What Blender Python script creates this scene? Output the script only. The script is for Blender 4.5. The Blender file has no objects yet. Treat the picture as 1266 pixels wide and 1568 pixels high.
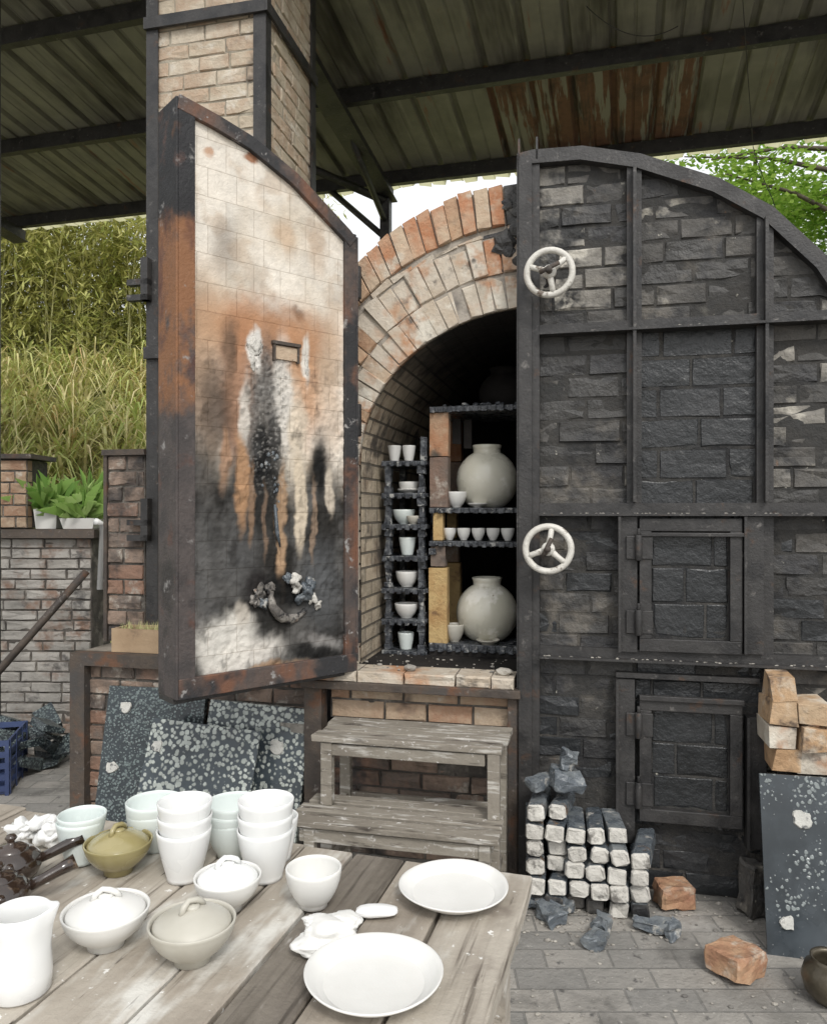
import bpy, math, random
from mathutils import Vector, Matrix, noise
random.seed(7)
R=random.random
def U(a,b): return a+(b-a)*random.random()
sc=bpy.context.scene
# ------------------------------------------------------------------ materials
def hexcol(c): return (c[0],c[1],c[2],1)
def M(name, ramp, rough=.8, nscale=4, stains=(), bump=.3, bscale=60, island=0., metal=0., brick=None,
      vcol=False, trans=0., nvec=(1,1,1), bdist=.01, spec=.5, coat=0., mortar=(.25,.24,.22)):
    m=bpy.data.materials.new(name); m.use_nodes=True
    nt=m.node_tree; N=nt.nodes; L=nt.links
    b=N['Principled BSDF']; out=N['Material Output']
    tc=N.new('ShaderNodeTexCoord')
    def noi(scale,vec=(1,1,1),det=4,loc=None):
        mp=N.new('ShaderNodeMapping'); mp.inputs['Scale'].default_value=vec
        mp.inputs['Location'].default_value=loc or (R()*10,R()*10,R()*10)
        L.new(tc.outputs['Object'],mp.inputs[0])
        n=N.new('ShaderNodeTexNoise'); n.inputs['Scale'].default_value=scale; n.inputs['Detail'].default_value=det
        n.inputs['Roughness'].default_value=.65
        L.new(mp.outputs[0],n.inputs['Vector']); return n.outputs['Fac']
    def mr(src,a,c,d=0.,e=1.):
        x=N.new('ShaderNodeMapRange'); x.interpolation_type='SMOOTHSTEP'
        x.inputs[1].default_value=a; x.inputs[2].default_value=c; x.inputs[3].default_value=d; x.inputs[4].default_value=e
        L.new(src,x.inputs[0]); return x.outputs[0]
    def math_(op,a,c):
        x=N.new('ShaderNodeMath'); x.operation=op
        for i,q in enumerate((a,c)):
            if isinstance(q,(int,float)): x.inputs[i].default_value=q
            else: L.new(q,x.inputs[i])
        return x.outputs[0]
    def mix(f,a,c,bt='MIX'):
        x=N.new('ShaderNodeMix'); x.data_type='RGBA'; x.blend_type=bt
        for sck,q in ((0,f),(6,a),(7,c)):
            if hasattr(q,'default_value') : L.new(q,x.inputs[sck])
            elif isinstance(q,(int,float)): x.inputs[sck].default_value=q
            else: x.inputs[sck].default_value=hexcol(q)
        return x.outputs[2]
    base_n=noi(nscale,nvec)
    f=mr(base_n,.28,.72)
    if island>0:
        g=N.new('ShaderNodeNewGeometry')
        f=math_('ADD',math_('MULTIPLY',g.outputs['Random Per Island'],island),math_('MULTIPLY',f,1-island))
    cr=N.new('ShaderNodeValToRGB'); el=cr.color_ramp.elements
    k=len(ramp)
    for i,c in enumerate(ramp):
        p=i/(k-1) if k>1 else 0
        if i<2: e=el[i]; e.position=p
        else: e=el.new(p)
        e.color=hexcol(c)
    L.new(f,cr.inputs[0]); col=cr.outputs[0]
    if vcol:
        a=N.new('ShaderNodeAttribute'); a.attribute_name='Col'; col=mix(1.,a.outputs['Color'],col,'MULTIPLY')
    hb=None
    if brick:
        bt=N.new('ShaderNodeTexBrick'); L.new(tc.outputs['UV'],bt.inputs['Vector'])
        bt.inputs['Scale'].default_value=1; bt.inputs['Brick Width'].default_value=brick[0]; bt.inputs['Row Height'].default_value=brick[1]
        bt.inputs['Mortar Size'].default_value=brick[2]; bt.inputs['Mortar Smooth'].default_value=.3
        bt.inputs['Color1'].default_value=(.72,.72,.72,1); bt.inputs['Color2'].default_value=(1.25,1.2,1.15,1); bt.inputs['Mortar'].default_value=(1,1,1,1)
        col=mix(.8,col,bt.outputs['Color'],'MULTIPLY')
        if vcol: col=mix(math_('MULTIPLY',bt.outputs['Fac'],brick[3]),col,mortar,'MULTIPLY')
        else: col=mix(math_('MULTIPLY',bt.outputs['Fac'],brick[3] if len(brick)>3 else 1),col,mortar)
        hb=bt.outputs['Fac']
    for st in stains:
        c,s,lo,hi=st[:4]; vec=st[4] if len(st)>4 and st[4] else (1,1,1)
        ff=mr(noi(s,vec,4,(s*1.37,s*.71+2,s*2.13) if s<20 else None),lo,hi)
        if len(st)>5:
            z0,z1=st[5]; ax=st[6] if len(st)>6 else 2
            sp=N.new('ShaderNodeSeparateXYZ'); L.new(tc.outputs['Object'],sp.inputs[0])
            zz=math_('ADD',sp.outputs[ax],math_('MULTIPLY',noi(5),.3))
            ff=math_('MULTIPLY',ff,mr(zz,z0+.15,z1+.15))
        col=mix(ff,col,c)
    L.new(col,b.inputs['Base Color'])
    rr=mr(base_n,.3,.7,max(0,rough-.12),min(1,rough+.1)); L.new(rr,b.inputs['Roughness'])
    b.inputs['Metallic'].default_value=metal
    b.inputs['Specular IOR Level'].default_value=spec
    if coat: b.inputs['Coat Weight'].default_value=coat; b.inputs['Coat Roughness'].default_value=.1
    if bump>0:
        h=noi(bscale,det=4)
        h2=noi(bscale*.2,det=2)
        h=math_('ADD',h,h2)
        if hb is not None: h=math_('SUBTRACT',h,math_('MULTIPLY',hb,1.2 if vcol else 2.))
        bp=N.new('ShaderNodeBump'); bp.inputs['Strength'].default_value=bump; bp.inputs['Distance'].default_value=bdist
        L.new(h,bp.inputs['Height']); L.new(bp.outputs[0],b.inputs['Normal'])
    if trans>0:
        t=N.new('ShaderNodeBsdfTranslucent'); L.new(col,t.inputs[0])
        ms=N.new('ShaderNodeMixShader'); ms.inputs[0].default_value=trans
        L.new(b.outputs[0],ms.inputs[1]); L.new(t.outputs[0],ms.inputs[2]); L.new(ms.outputs[0],out.inputs[0])
    return m
# ------------------------------------------------------------------ mesh builder
class MB:
    def __init__(s): s.v=[];s.f=[];s.m=[];s.sm=[];s.uv=[];s.c=None
    def add(s,vs,fs,mat=0,smooth=False,T=None,uvs=None):
        o=len(s.v)
        for p in vs:
            p=Vector(p); s.v.append(T@p if T else p)
        for i,f in enumerate(fs):
            s.f.append([o+k for k in f]); s.m.append(mat); s.sm.append(smooth); s.uv.append(uvs[i] if uvs else None)
    def box(s,x0,x1,y0,y1,z0,z1,mat=0,T=None,j=0.):
        vs=[(x+U(-j,j),y+U(-j,j),z+U(-j,j)) for z in (z0,z1) for y in (y0,y1) for x in (x0,x1)]
        s.add(vs,[(0,2,3,1),(4,5,7,6),(0,1,5,4),(2,6,7,3),(0,4,6,2),(1,3,7,5)],mat,False,T)
    def brick(s,x0,x1,z0,z1,yf,depth,mat=0,T=None,ch=.005,j=.003,clip=None,back=True):
        jj=lambda:U(-j,j)
        def cut(): return ch*(U(.5,1.3) if R()<.85 else U(1.8,3.5))
        xm=(x0+x1)/2+U(-.2,.2)*(x1-x0); zm=(z0+z1)/2
        out=[(x0,z0),(xm,z0),(x1,z0),(x1,zm),(x1,z1),(xm,z1),(x0,z1),(x0,zm)]
        sg=[(1,1),(0,1),(-1,1),(-1,0),(-1,-1),(0,-1),(1,-1),(1,0)]
        fr=[];md=[]
        for (x,z),(a,b) in zip(out,sg):
            q=cut(); fr.append((x+a*q,yf+jj(),z+b*q)); md.append((x+a*U(0,.003),yf+ch,z+b*U(0,.003)))
        bk=[(x,yf+depth,z) for x,z in out]
        cen=[(xm+jj()*3,yf+jj()*.5,zm)]
        vs=fr+md+bk+cen
        if clip: vs=[(a,b,min(c,clip(a))) for a,b,c in vs]
        fs=[(i,(i+1)%8,24) for i in range(8)]
        for o in (0,8):
            for i in range(8):
                k=(i+1)%8; fs.append((o+8+i,o+8+k,o+k,o+i))
        s.add(vs,fs,mat,False,T)
    def wall(s,x0,x1,z0,z1,yf,bw,bh,g=.008,depth=.06,mat=0,T=None,clip=None,mats=None,stag=.5,dj=.004,j=.003,mort=None,fn=None,md=.009):
        nr=max(1,round((z1-z0)/bh)); bh=(z1-z0)/nr
        for r in range(nr):
            off=(r%2)*stag*bw+U(-.05,.05)*bw; x=x0-off
            while x<x1-.01:
                w=bw*U(.85,1.12); a=max(x,x0); e=min(x+w,x1)
                if e-a>.025:
                    za=z0+r*bh
                    if not clip or clip((a+e)/2)-za>.03:
                        mm=fn((a+e)/2,za) if fn else (random.choice(mats) if mats else mat)
                        g2=g*U(.7,1.4)
                        s.brick(a+g2/2,e-g2/2,za+g/2+U(-.001,.001),za+bh-g/2+U(-.001,.001),yf+U(-dj,dj),depth,mm,T,clip=clip,j=j)
                x+=w
        if mort is not None:
            nx=max(2,int((x1-x0)/.03)); nz=max(2,int((z1-z0)/.03)); vs=[]
            for jz in range(nz+1):
                for i in range(nx+1):
                    x=x0+(x1-x0)*i/nx; t=min(z1,clip(x)) if clip else z1
                    z=z0+(t-z0)*jz/nz
                    vs.append((x,yf+md+.004*noise.noise(Vector((x*18,z*18,5))),z))
            W=nx+1
            s.add(vs,[(jz*W+i,jz*W+i+1,(jz+1)*W+i+1,(jz+1)*W+i) for jz in range(nz) for i in range(nx)],mort,True,T)
    def lathe(s,prof,n=36,mat=0,T=None,c=(0,0,0),fn=None):
        vs=[];m=len(prof)
        for i in range(n):
            a=2*math.pi*i/n
            for r,z in prof:
                p=(c[0]+r*math.cos(a),c[1]+r*math.sin(a),c[2]+z)
                if fn: p=fn(p,a,r,z)
                vs.append(p)
        fs=[]
        for i in range(n):
            k=(i+1)%n
            for q in range(m-1): fs.append((i*m+q,k*m+q,k*m+q+1,i*m+q+1))
        s.add(vs,fs,mat,True,T)
    def tube(s,pts,rad,n=8,mat=0,T=None,closed=False,cap=True,smooth=True):
        pts=[Vector(p) for p in pts]; m=len(pts)
        if not hasattr(rad,'__len__'): rad=[rad]*m
        vs=[]; up=None
        for i,p in enumerate(pts):
            if closed: t=pts[(i+1)%m]-pts[i-1]
            else: t=pts[min(i+1,m-1)]-pts[max(i-1,0)]
            t.normalize()
            if up is None:
                up=Vector((0,0,1)) if abs(t.z)<.9 else Vector((1,0,0))
            a=t.cross(up)
            if a.length<1e-4: a=t.cross(Vector((1,.3,0)))
            a.normalize(); b2=a.cross(t); up=b2
            for k in range(n):
                q=2*math.pi*k/n; vs.append(p+rad[i]*(a*math.cos(q)+b2*math.sin(q)))
        fs=[]
        for i in range(m if closed else m-1):
            o=i*n; o2=((i+1)%m)*n
            for k in range(n): fs.append((o+k,o+(k+1)%n,o2+(k+1)%n,o2+k))
        if cap and not closed: fs.append(tuple(range(n))[::-1]); fs.append(tuple((m-1)*n+k for k in range(n)))
        s.add(vs,fs,mat,smooth,T)
    def band(s,poly,w,y0,y1,mat=0,T=None):
        P=[Vector((a,b)) for a,b in poly]; inn=[]
        for i,p in enumerate(P):
            t=(P[min(i+1,len(P)-1)]-P[max(i-1,0)]).normalized(); nrm=Vector((t.y,-t.x)); inn.append(p+nrm*w)
        vs=[]
        for p,q in zip(P,inn): vs+=[(p.x,y0,p.y),(q.x,y0,q.y),(q.x,y1,q.y),(p.x,y1,p.y)]
        fs=[]
        for i in range(len(P)-1):
            o=4*i
            for k in range(4): fs.append((o+k,o+(k+1)%4,o+4+(k+1)%4,o+4+k))
        fs.append((3,2,1,0)); o=4*(len(P)-1); fs.append((o,o+1,o+2,o+3))
        s.add(vs,fs,mat,False,T)
    def rock(s,c,r,mat=0,sq=(1,1,1),T=None,sub=2,amp=.35,seed=None):
        import bmesh
        bm=bmesh.new(); bmesh.ops.create_icosphere(bm,subdivisions=sub,radius=1)
        o=Vector((R()*50,R()*50,R()*50))
        vs=[]
        for v in bm.verts:
            d=1+amp*noise.noise(v.co*1.3+o)+amp*.4*noise.noise(v.co*4+o)
            vs.append((c[0]+v.co.x*r*sq[0]*d,c[1]+v.co.y*r*sq[1]*d,c[2]+v.co.z*r*sq[2]*d))
        fs=[[v.index for v in f.verts] for f in bm.faces]; bm.free()
        s.add(vs,fs,mat,sub>2,T)
    def done(s,name,mats,parent=None,mtx=None,bevel=0.,cols=None,solid=0.):
        me=bpy.data.meshes.new(name); me.from_pydata([tuple(v) for v in s.v],[],s.f); 
        for m in mats: me.materials.append(m)
        me.polygons.foreach_set('material_index',s.m); me.polygons.foreach_set('use_smooth',s.sm)
        uvl=me.uv_layers.new(name='UVMap').data
        for p in me.polygons:
            u=s.uv[p.index]
            if u is not None:
                for k,li in enumerate(p.loop_indices): uvl[li].uv=u[k]
            else:
                n=p.normal; ax=max(range(3),key=lambda q:abs(n[q]))
                for li in p.loop_indices:
                    c=s.v[me.loops[li].vertex_index]
                    uvl[li].uv=(c.y,c.z) if ax==0 else ((c.x,c.z) if ax==1 else (c.x,c.y))
        if cols:
            ca=me.color_attributes.new('Col','FLOAT_COLOR','POINT')
            for i,c in enumerate(cols): ca.data[i].color=(c[0],c[1],c[2],1)
        me.update()
        ob=bpy.data.objects.new(name,me); sc.collection.objects.link(ob)
        if mtx is not None: ob.matrix_world=mtx
        if parent: ob.parent=parent
        if bevel>0:
            b=ob.modifiers.new('bevel','BEVEL'); b.width=bevel; b.segments=2; b.limit_method='ANGLE'; b.angle_limit=.7
        return ob
def empty(name,mtx=None):
    e=bpy.data.objects.new(name,None); sc.collection.objects.link(e)
    e.empty_display_size=.1
    if mtx is not None: e.matrix_world=mtx
    return e
def TR(x,y,z,rz=0,rx=0,ry=0):
    return Matrix.Translation((x,y,z))@Matrix.Rotation(rz,4,'Z')@Matrix.Rotation(ry,4,'Y')@Matrix.Rotation(rx,4,'X')
def lerp3(a,b,t): return tuple(a[i]+(b[i]-a[i])*t for i in range(3))
def SS(a,b,t):
    t=max(0,min(1,(t-a)/(b-a))); return t*t*(3-2*t)
def interp(poly):
    def f(x):
        if x<=poly[0][0]: return poly[0][1]
        for (a,b),(c,d) in zip(poly,poly[1:]):
            if x<=c: return b+(d-b)*(x-a)/(c-a)
        return poly[-1][1]
    return f
# palette
m_steel=M('dark_steel',[(.02,.02,.021),(.048,.046,.045),(.032,.031,.031)],.5,5,[((.09,.05,.03),9,.6,.75),((.17,.16,.15),22,.6,.78)],.25,90,metal=.2)
m_rust=M('rusty_steel',[(.045,.038,.034),(.09,.07,.055),(.065,.06,.057)],.75,5,[((.14,.07,.04),6,.55,.7),((.24,.22,.2),24,.6,.75)],.35,80,metal=.1)
WS=[((.14,.125,.105),3.2,.55,.72),((.018,.018,.019),5.5,.50,.66),((.30,.28,.23),2.3,.62,.74,None,(2.1,2.5)),((.42,.4,.34),30,.67,.75)]
m_blackbrick=M('sooty_brick',[(.016,.016,.017),(.033,.032,.031),(.050,.048,.045),(.028,.028,.03),(.072,.067,.06)],.56,3,
    WS+[((.17,.085,.05),7,.66,.76)],.9,36,island=.4)
m_blackbrick2=M('glossy_black_brick',[(.011,.012,.013),(.022,.024,.026),(.03,.031,.033)],.34,3,[((.08,.08,.078),12,.6,.8)],.6,36,island=.4)
m_greybrick=M('ash_grey_brick',[(.042,.040,.038),(.085,.079,.071),(.058,.056,.053),(.11,.10,.088)],.68,4,WS+[((.28,.26,.22),6.5,.58,.71),((.20,.11,.06),9,.66,.76)],.95,36,island=.35)
m_whbrick=M('white_stained_brick',[(.09,.085,.08),(.20,.187,.165),(.31,.29,.255)],.75,6,[((.03,.03,.03),5.5,.46,.62),((.48,.45,.39),6.5,.56,.68)],.9,36,island=.35)
m_mortar_d=M('dark_mortar',[(.022,.022,.021),(.052,.049,.045)],.85,10,WS,.9,40)
m_mortar_r=M('base_mortar',[(.05,.045,.04),(.13,.115,.10)],.95,10,[((.24,.22,.19),7,.52,.7)],.8,50)
m_mortar_l=M('pale_mortar',[(.28,.25,.21),(.40,.36,.31)],.95,10,[((.12,.11,.10),5,.52,.72)],.6,60)
m_tanbrick=M('tan_brick',[(.28,.19,.13),(.40,.30,.21),(.32,.19,.12),(.46,.36,.26),(.23,.16,.12)],.85,6,
    [((.50,.45,.38),9,.58,.73),((.09,.07,.06),4,.55,.75)],.7,45,island=.7)
m_redbrick=M('red_brick',[(.18,.105,.075),(.25,.15,.105),(.15,.12,.10),(.29,.21,.16),(.11,.085,.07)],.85,6,
    [((.40,.36,.31),10,.55,.7),((.045,.04,.038),4,.48,.68)],.7,45,island=.7)
m_archbrick=M('arch_brick',[(.34,.19,.11),(.46,.32,.21),(.40,.18,.09),(.50,.39,.28),(.34,.22,.15)],.85,7,
    [((.52,.45,.36),6,.55,.69),((.09,.075,.06),4.5,.56,.72),((.05,.045,.04),15,.63,.73)],.7,45,island=.75)
m_whring=M('whitewashed_brick',[(.38,.33,.26),(.52,.46,.38),(.44,.36,.27)],.85,6,
    [((.42,.23,.13),3.2,.49,.62),((.60,.56,.48),5,.56,.68),((.12,.105,.09),8,.55,.70),((.06,.055,.05),2.5,.60,.72)],.7,40,island=.3)
m_yellow=M('yellow_firebrick',[(.42,.27,.10),(.52,.37,.17),(.38,.22,.09)],.8,8,[((.16,.09,.05),9,.53,.7)],.6,60,island=.4)
m_chim=M('chimney_brick',[(.42,.35,.26),(.50,.43,.33),(.43,.32,.23),(.55,.48,.38),(.34,.265,.195)],.9,6,
    [((.11,.095,.08),3,.56,.74),((.58,.53,.45),9,.55,.71)],.7,45,island=.6)
m_mortar_c=M('chimney_mortar',[(.26,.23,.18),(.38,.34,.27)],.95,8,[((.1,.085,.07),3,.5,.7)],.6,50)
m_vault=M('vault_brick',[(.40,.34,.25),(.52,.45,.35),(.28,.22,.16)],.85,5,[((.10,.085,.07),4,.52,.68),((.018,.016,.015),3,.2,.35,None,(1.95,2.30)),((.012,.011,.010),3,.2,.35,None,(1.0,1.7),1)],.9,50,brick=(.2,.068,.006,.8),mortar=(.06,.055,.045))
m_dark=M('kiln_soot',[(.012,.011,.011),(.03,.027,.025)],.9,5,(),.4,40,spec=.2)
m_render=M('kiln_render',[(.17,.15,.13),(.26,.23,.19)],.95,3,[((.09,.08,.06),5,.5,.7)],.5,40)
m_white=M('white_porcelain',[(.76,.77,.76),(.82,.82,.81)],.28,4,(),.04,30,spec=.5)
m_cream=M('cream_bisque',[(.68,.675,.645),(.75,.745,.72)],.42,4,[((.60,.57,.50),7,.6,.8)],.06,60)
m_celadon=M('celadon_porcelain',[(.62,.69,.67),(.70,.75,.73)],.28,4,(),.04,30)
m_olive=M('olive_glaze',[(.26,.225,.095),(.34,.29,.14)],.25,5,(),.05,30,coat=.5)
m_grayg=M('grey_bisque',[(.44,.42,.36),(.52,.50,.44)],.42,5,[((.38,.34,.28),7,.6,.8)],.06,60)
m_brownglaze=M('brown_glaze',[(.018,.011,.008),(.045,.028,.02)],.16,6,[((.2,.13,.07),12,.62,.75)],.1,30,coat=.8)
m_jar=M('moon_jar_glaze',[(.58,.56,.46),(.68,.66,.57)],.3,4,[((.80,.78,.71),6,.56,.66),((.34,.3,.22),24,.68,.74)],.12,30,coat=.3)
m_kilnshelf=M('kiln_shelf_glazed',[(.015,.018,.022),(.05,.055,.065),(.13,.14,.15)],.3,30,[((.40,.40,.38),25,.56,.68)],.6,60)
m_wood=M('weathered_table_wood',[(.15,.125,.10),(.33,.29,.24),(.44,.40,.34),(.25,.215,.175),(.38,.345,.295)],.72,1.3,
    [((.09,.072,.055),2.2,.54,.74,(18,.8,18)),((.60,.585,.54),4,.52,.70,(2.5,.8,2.5)),((.075,.06,.048),12,.64,.74,(5,.5,5)),((.72,.71,.68),50,.65,.71),((.16,.13,.11),3,.58,.74)],.4,30,island=.75,nvec=(9,1,9))
m_wood2=M('dark_bench_wood',[(.15,.13,.105),(.26,.235,.195),(.20,.175,.145)],.8,2,
    [((.48,.46,.42),6,.53,.67,(1,8,8)),((.05,.04,.032),4,.55,.70,(1,6,6)),((.55,.53,.5),40,.62,.7)],.5,40,island=.5)
m_roof=M('corrugated_roof_metal',[(.165,.16,.125),(.245,.24,.185),(.195,.19,.155)],.7,1.4,
    [((.06,.055,.042),1.2,.48,.72,(3,.4,1)),((.34,.34,.27),2,.58,.78,(4,.3,1)),((.22,.12,.07),3.0,.62,.72,(3,.4,1))],.25,30)
m_roofrust=M('rust_patch_metal',[(.085,.045,.028),(.17,.088,.05),(.12,.07,.043)],.85,4,[((.25,.24,.185),2.2,.51,.58,(7,.5,1)),((.05,.04,.03),3,.5,.7,(4,.4,1))],.25,30)
m_translucent=M('translucent_roof_sheet',[(.48,.47,.27),(.62,.60,.40)],.5,3,(),.1,20,trans=.7)
def speckmat(name,dens,lightc,darkc,t0,t1,pat=(.35,.65)):
    m=M(name,[darkc,tuple(q*1.9 for q in darkc)],.3,5,(),0)
    nt=m.node_tree;N=nt.nodes;L=nt.links;b=N['Principled BSDF']
    tc=N.new('ShaderNodeTexCoord'); vo=N.new('ShaderNodeTexVoronoi'); vo.feature='F1'; vo.inputs['Scale'].default_value=dens
    dn=N.new('ShaderNodeTexNoise'); dn.inputs['Scale'].default_value=30
    vm=N.new('ShaderNodeVectorMath'); vm.operation='MULTIPLY_ADD'; vm.inputs[1].default_value=(.02,.02,.02)
    L.new(tc.outputs['Object'],dn.inputs['Vector']); L.new(dn.outputs['Color'],vm.inputs[0]); L.new(tc.outputs['Object'],vm.inputs[2]); L.new(vm.outputs[0],vo.inputs['Vector'])
    n2=N.new('ShaderNodeTexNoise'); n2.inputs['Scale'].default_value=4; n2.inputs['Detail'].default_value=3; L.new(tc.outputs['Object'],n2.inputs['Vector'])
    th=N.new('ShaderNodeMapRange'); th.inputs[1].default_value=pat[0]; th.inputs[2].default_value=pat[1]; th.inputs[3].default_value=t0; th.inputs[4].default_value=t1; L.new(n2.outputs[0],th.inputs[0])
    sp=N.new('ShaderNodeSeparateColor'); L.new(vo.outputs['Color'],sp.inputs[0])
    rm=N.new('ShaderNodeMath'); rm.operation='MULTIPLY_ADD'; rm.inputs[1].default_value=.18; L.new(sp.outputs[0],rm.inputs[0]); L.new(th.outputs[0],rm.inputs[2])
    sb=N.new('ShaderNodeMath'); sb.operation='SUBTRACT'; L.new(rm.outputs[0],sb.inputs[0]); L.new(vo.outputs['Distance'],sb.inputs[1])
    f=N.new('ShaderNodeMapRange'); f.inputs[1].default_value=0; f.inputs[2].default_value=.16; f.inputs[4].default_value=.95; L.new(sb.outputs[0],f.inputs[0])
    mx=N.new('ShaderNodeMix'); mx.data_type='RGBA'; L.new(f.outputs[0],mx.inputs[0])
    src=b.inputs['Base Color'].links[0].from_socket; L.new(src,mx.inputs[6])
    m3=N.new('ShaderNodeMix'); m3.data_type='RGBA'; L.new(sp.outputs[1],m3.inputs[0]); m3.inputs[6].default_value=hexcol(tuple(q*.6 for q in lightc)); m3.inputs[7].default_value=hexcol(lightc)
    L.new(m3.outputs[2],mx.inputs[7]); L.new(mx.outputs[2],b.inputs['Base Color'])
    bp=N.new('ShaderNodeBump'); bp.inputs['Strength'].default_value=.5; bp.inputs['Distance'].default_value=.004; L.new(f.outputs[0],bp.inputs['Height']); L.new(bp.outputs[0],b.inputs['Normal'])
    return m
m_speck=speckmat('speckled_glaze_light',46,(.52,.56,.52),(.028,.036,.042),.36,.54)
m_speck2=speckmat('speckled_glaze_dark',80,(.16,.20,.20),(.020,.026,.03),.30,.48)
m_speck3=speckmat('slate_glaze',60,(.26,.29,.29),(.035,.042,.048),-.08,.42,(.42,.60))
m_floor=M('paved_floor',[(.20,.195,.18),(.29,.28,.26),(.24,.235,.22)],.85,2,[((.12,.115,.105),3,.52,.72),((.50,.48,.44),70,.66,.72),((.42,.40,.37),2.5,.56,.76),((.10,.095,.09),18,.60,.72)],.7,50,brick=(.22,.11,.004,.55),mortar=(.12,.115,.105))
m_ground=M('soil_ground',[(.10,.085,.06),(.17,.145,.11)],.95,.6,[((.07,.09,.035),.8,.5,.65)],.4,8)
m_whitewash=M('whitewashed_wall',[(.20,.19,.17),(.36,.34,.31),(.28,.26,.235)],.85,3,[((.19,.12,.085),4,.50,.68),((.09,.085,.08),6,.54,.72)],.8,40,island=.5)
m_blue=M('blue_plastic',[(.03,.045,.11),(.05,.075,.17)],.5,4,(),.1,20)
m_green1=M('bamboo_leaf',[(.26,.32,.08),(.46,.48,.16),(.58,.55,.22),(.36,.40,.12)],.6,1.2,(),0,island=.6,trans=.4)
m_green2=M('grass_blade',[(.36,.48,.13),(.64,.64,.28),(.80,.70,.42),(.47,.56,.17),(.72,.48,.27)],.6,1,(),0,island=.85,trans=.35)
m_green3=M('tree_leaf',[(.12,.25,.03),(.28,.45,.07),(.44,.58,.14)],.5,1.4,(),0,island=.6,trans=.5)
m_green4=M('garden_leaf',[(.16,.34,.07),(.32,.50,.13),(.46,.60,.23)],.5,2,(),0,island=.7,trans=.35)
m_culm=M('bamboo_culm',[(.36,.38,.16),(.5,.46,.22)],.6,3,(),0,island=.4)
m_bark=M('tree_bark',[(.08,.065,.05),(.15,.12,.09)],.9,6,(),.6,30)
m_terra=M('terracotta',[(.33,.23,.14),(.42,.31,.2)],.85,6,[((.2,.14,.09),8,.5,.7)],.3,40)
m_debris=M('chalky_debris',[(.22,.205,.185),(.40,.375,.33),(.11,.105,.10)],.9,20,(),.5,60,island=.8)
m_wad=M('pale_wad_mark',[(.46,.46,.43),(.58,.57,.53)],.9,14,[((.08,.085,.09),30,.54,.66)],.5,60)
m_glassy=M('glassy_dark_brick',[(.04,.05,.06),(.10,.115,.13),(.2,.215,.22)],.28,14,[((.40,.39,.36),16,.58,.7),((.2,.13,.08),9,.6,.72)],.7,40,island=.4)
m_endwhite=M('white_prop_end',[(.48,.46,.42),(.64,.62,.57)],.85,12,[((.17,.16,.145),14,.54,.68)],.9,45,island=.4)
m_crust=M('crusted_iron',[(.07,.065,.06),(.17,.155,.14),(.32,.30,.27)],.8,30,[((.015,.015,.016),25,.5,.62),((.22,.12,.07),12,.58,.7)],1.,50)
m_wheel=M('worn_white_paint',[(.54,.52,.47),(.66,.64,.59)],.5,6,[((.14,.11,.085),18,.57,.67)],.4,50)
m_bronze=M('dark_bronze_pot',[(.06,.05,.035),(.16,.14,.10)],.4,8,(),.2,30,metal=.5)
m_orange=M('orange_firebrick',[(.34,.19,.10),(.42,.27,.15),(.48,.36,.24)],.85,8,[((.55,.49,.40),6,.50,.66),((.09,.065,.05),8,.54,.70)],.8,40,island=.6)
m_redfrag=M('red_brick_fragment',[(.30,.15,.09),(.38,.22,.13),(.44,.29,.18)],.85,8,[((.48,.42,.34),9,.52,.68),((.09,.065,.05),6,.56,.72)],.9,40)
# ------------------------------------------------------------------ frames
A=math.radians(13)
KM=Matrix.Translation((.486,3.15,0))@Matrix.Rotation(-A,4,'Z')
DM=Matrix.Translation((-.862,2.80,0))@Matrix.Rotation(math.atan2(.655,.756),4,'Z')
RM=Matrix.Translation((0,7.0,4.55))@Matrix.Rotation(-math.radians(15),4,'Z')
# ------------------------------------------------------------------ KILN
kiln=empty('brick_kiln')
FZ=.82
def arc(a,b,cz,n,t0=0,t1=math.pi): return [(a*math.cos(t0+(t1-t0)*i/n),cz+b*math.sin(t0+(t1-t0)*i/n)) for i in range(n+1)]
CZ=1.71
k=MB()
def ring(ao,bo,ai,bi,n,mat,yf,depth,g=.10,jr=.012):
    for i in range(n):
        if i<n*.30: continue
        w0=U(-.08,.08); t0=math.pi*(i+g/2+w0*.3)/n; t1=math.pi*(i+1-g/2)/n
        q=U(-jr,jr); mt=mat
        if t0<math.radians(98) and ao>1.06 and R()<.75: mt=6
        elif mat==1 and R()<.15: mt=0
        P=[(ai*math.cos(t0),CZ+bi*math.sin(t0)),(ai*math.cos(t1),CZ+bi*math.sin(t1)),((ao+q)*math.cos(t1),CZ+(bo+q)*math.sin(t1)),((ao+q)*math.cos(t0),CZ+(bo+q)*math.sin(t0))]
        cx=sum(p[0] for p in P)/4; cz=sum(p[1] for p in P)/4
        y=yf+U(-.008,.008); vs=[]
        for p in P: vs.append((cx+(p[0]-cx)*.94+U(-.005,.005),y+U(-.005,.005),cz+(p[1]-cz)*.95+U(-.005,.005)))
        for p in P: vs.append((p[0],y+.008,p[1]))
        for p in P: vs.append((p[0],y+depth,p[1]))
        fs=[(0,1,2,3)]
        for o in (0,4):
            for a in range(4):
                b=(a+1)%4; fs.append((o+a,o+b,o+4+b,o+4+a))
        k.add(vs,[tuple(reversed(f)) for f in fs],mt)
ring(1.19,1.20,1.08,1.02,56,0,.10,.1)
ring(1.075,1.01,1.055,.985,30,1,.112,.1,.02)
ring(1.05,.975,.91,.82,44,1,.105,.1,.05)
ring(.905,.815,.775,.665,44,1,.11,.2,.05)
n=60
po=arc(1.185,1.19,CZ,n,math.pi*.3); pi_=arc(.775,.667,CZ,n,math.pi*.3)
vs=[];
for a,b in zip(po,pi_): vs+=[(a[0],.117,a[1]),(b[0],.117,b[1])]
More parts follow.
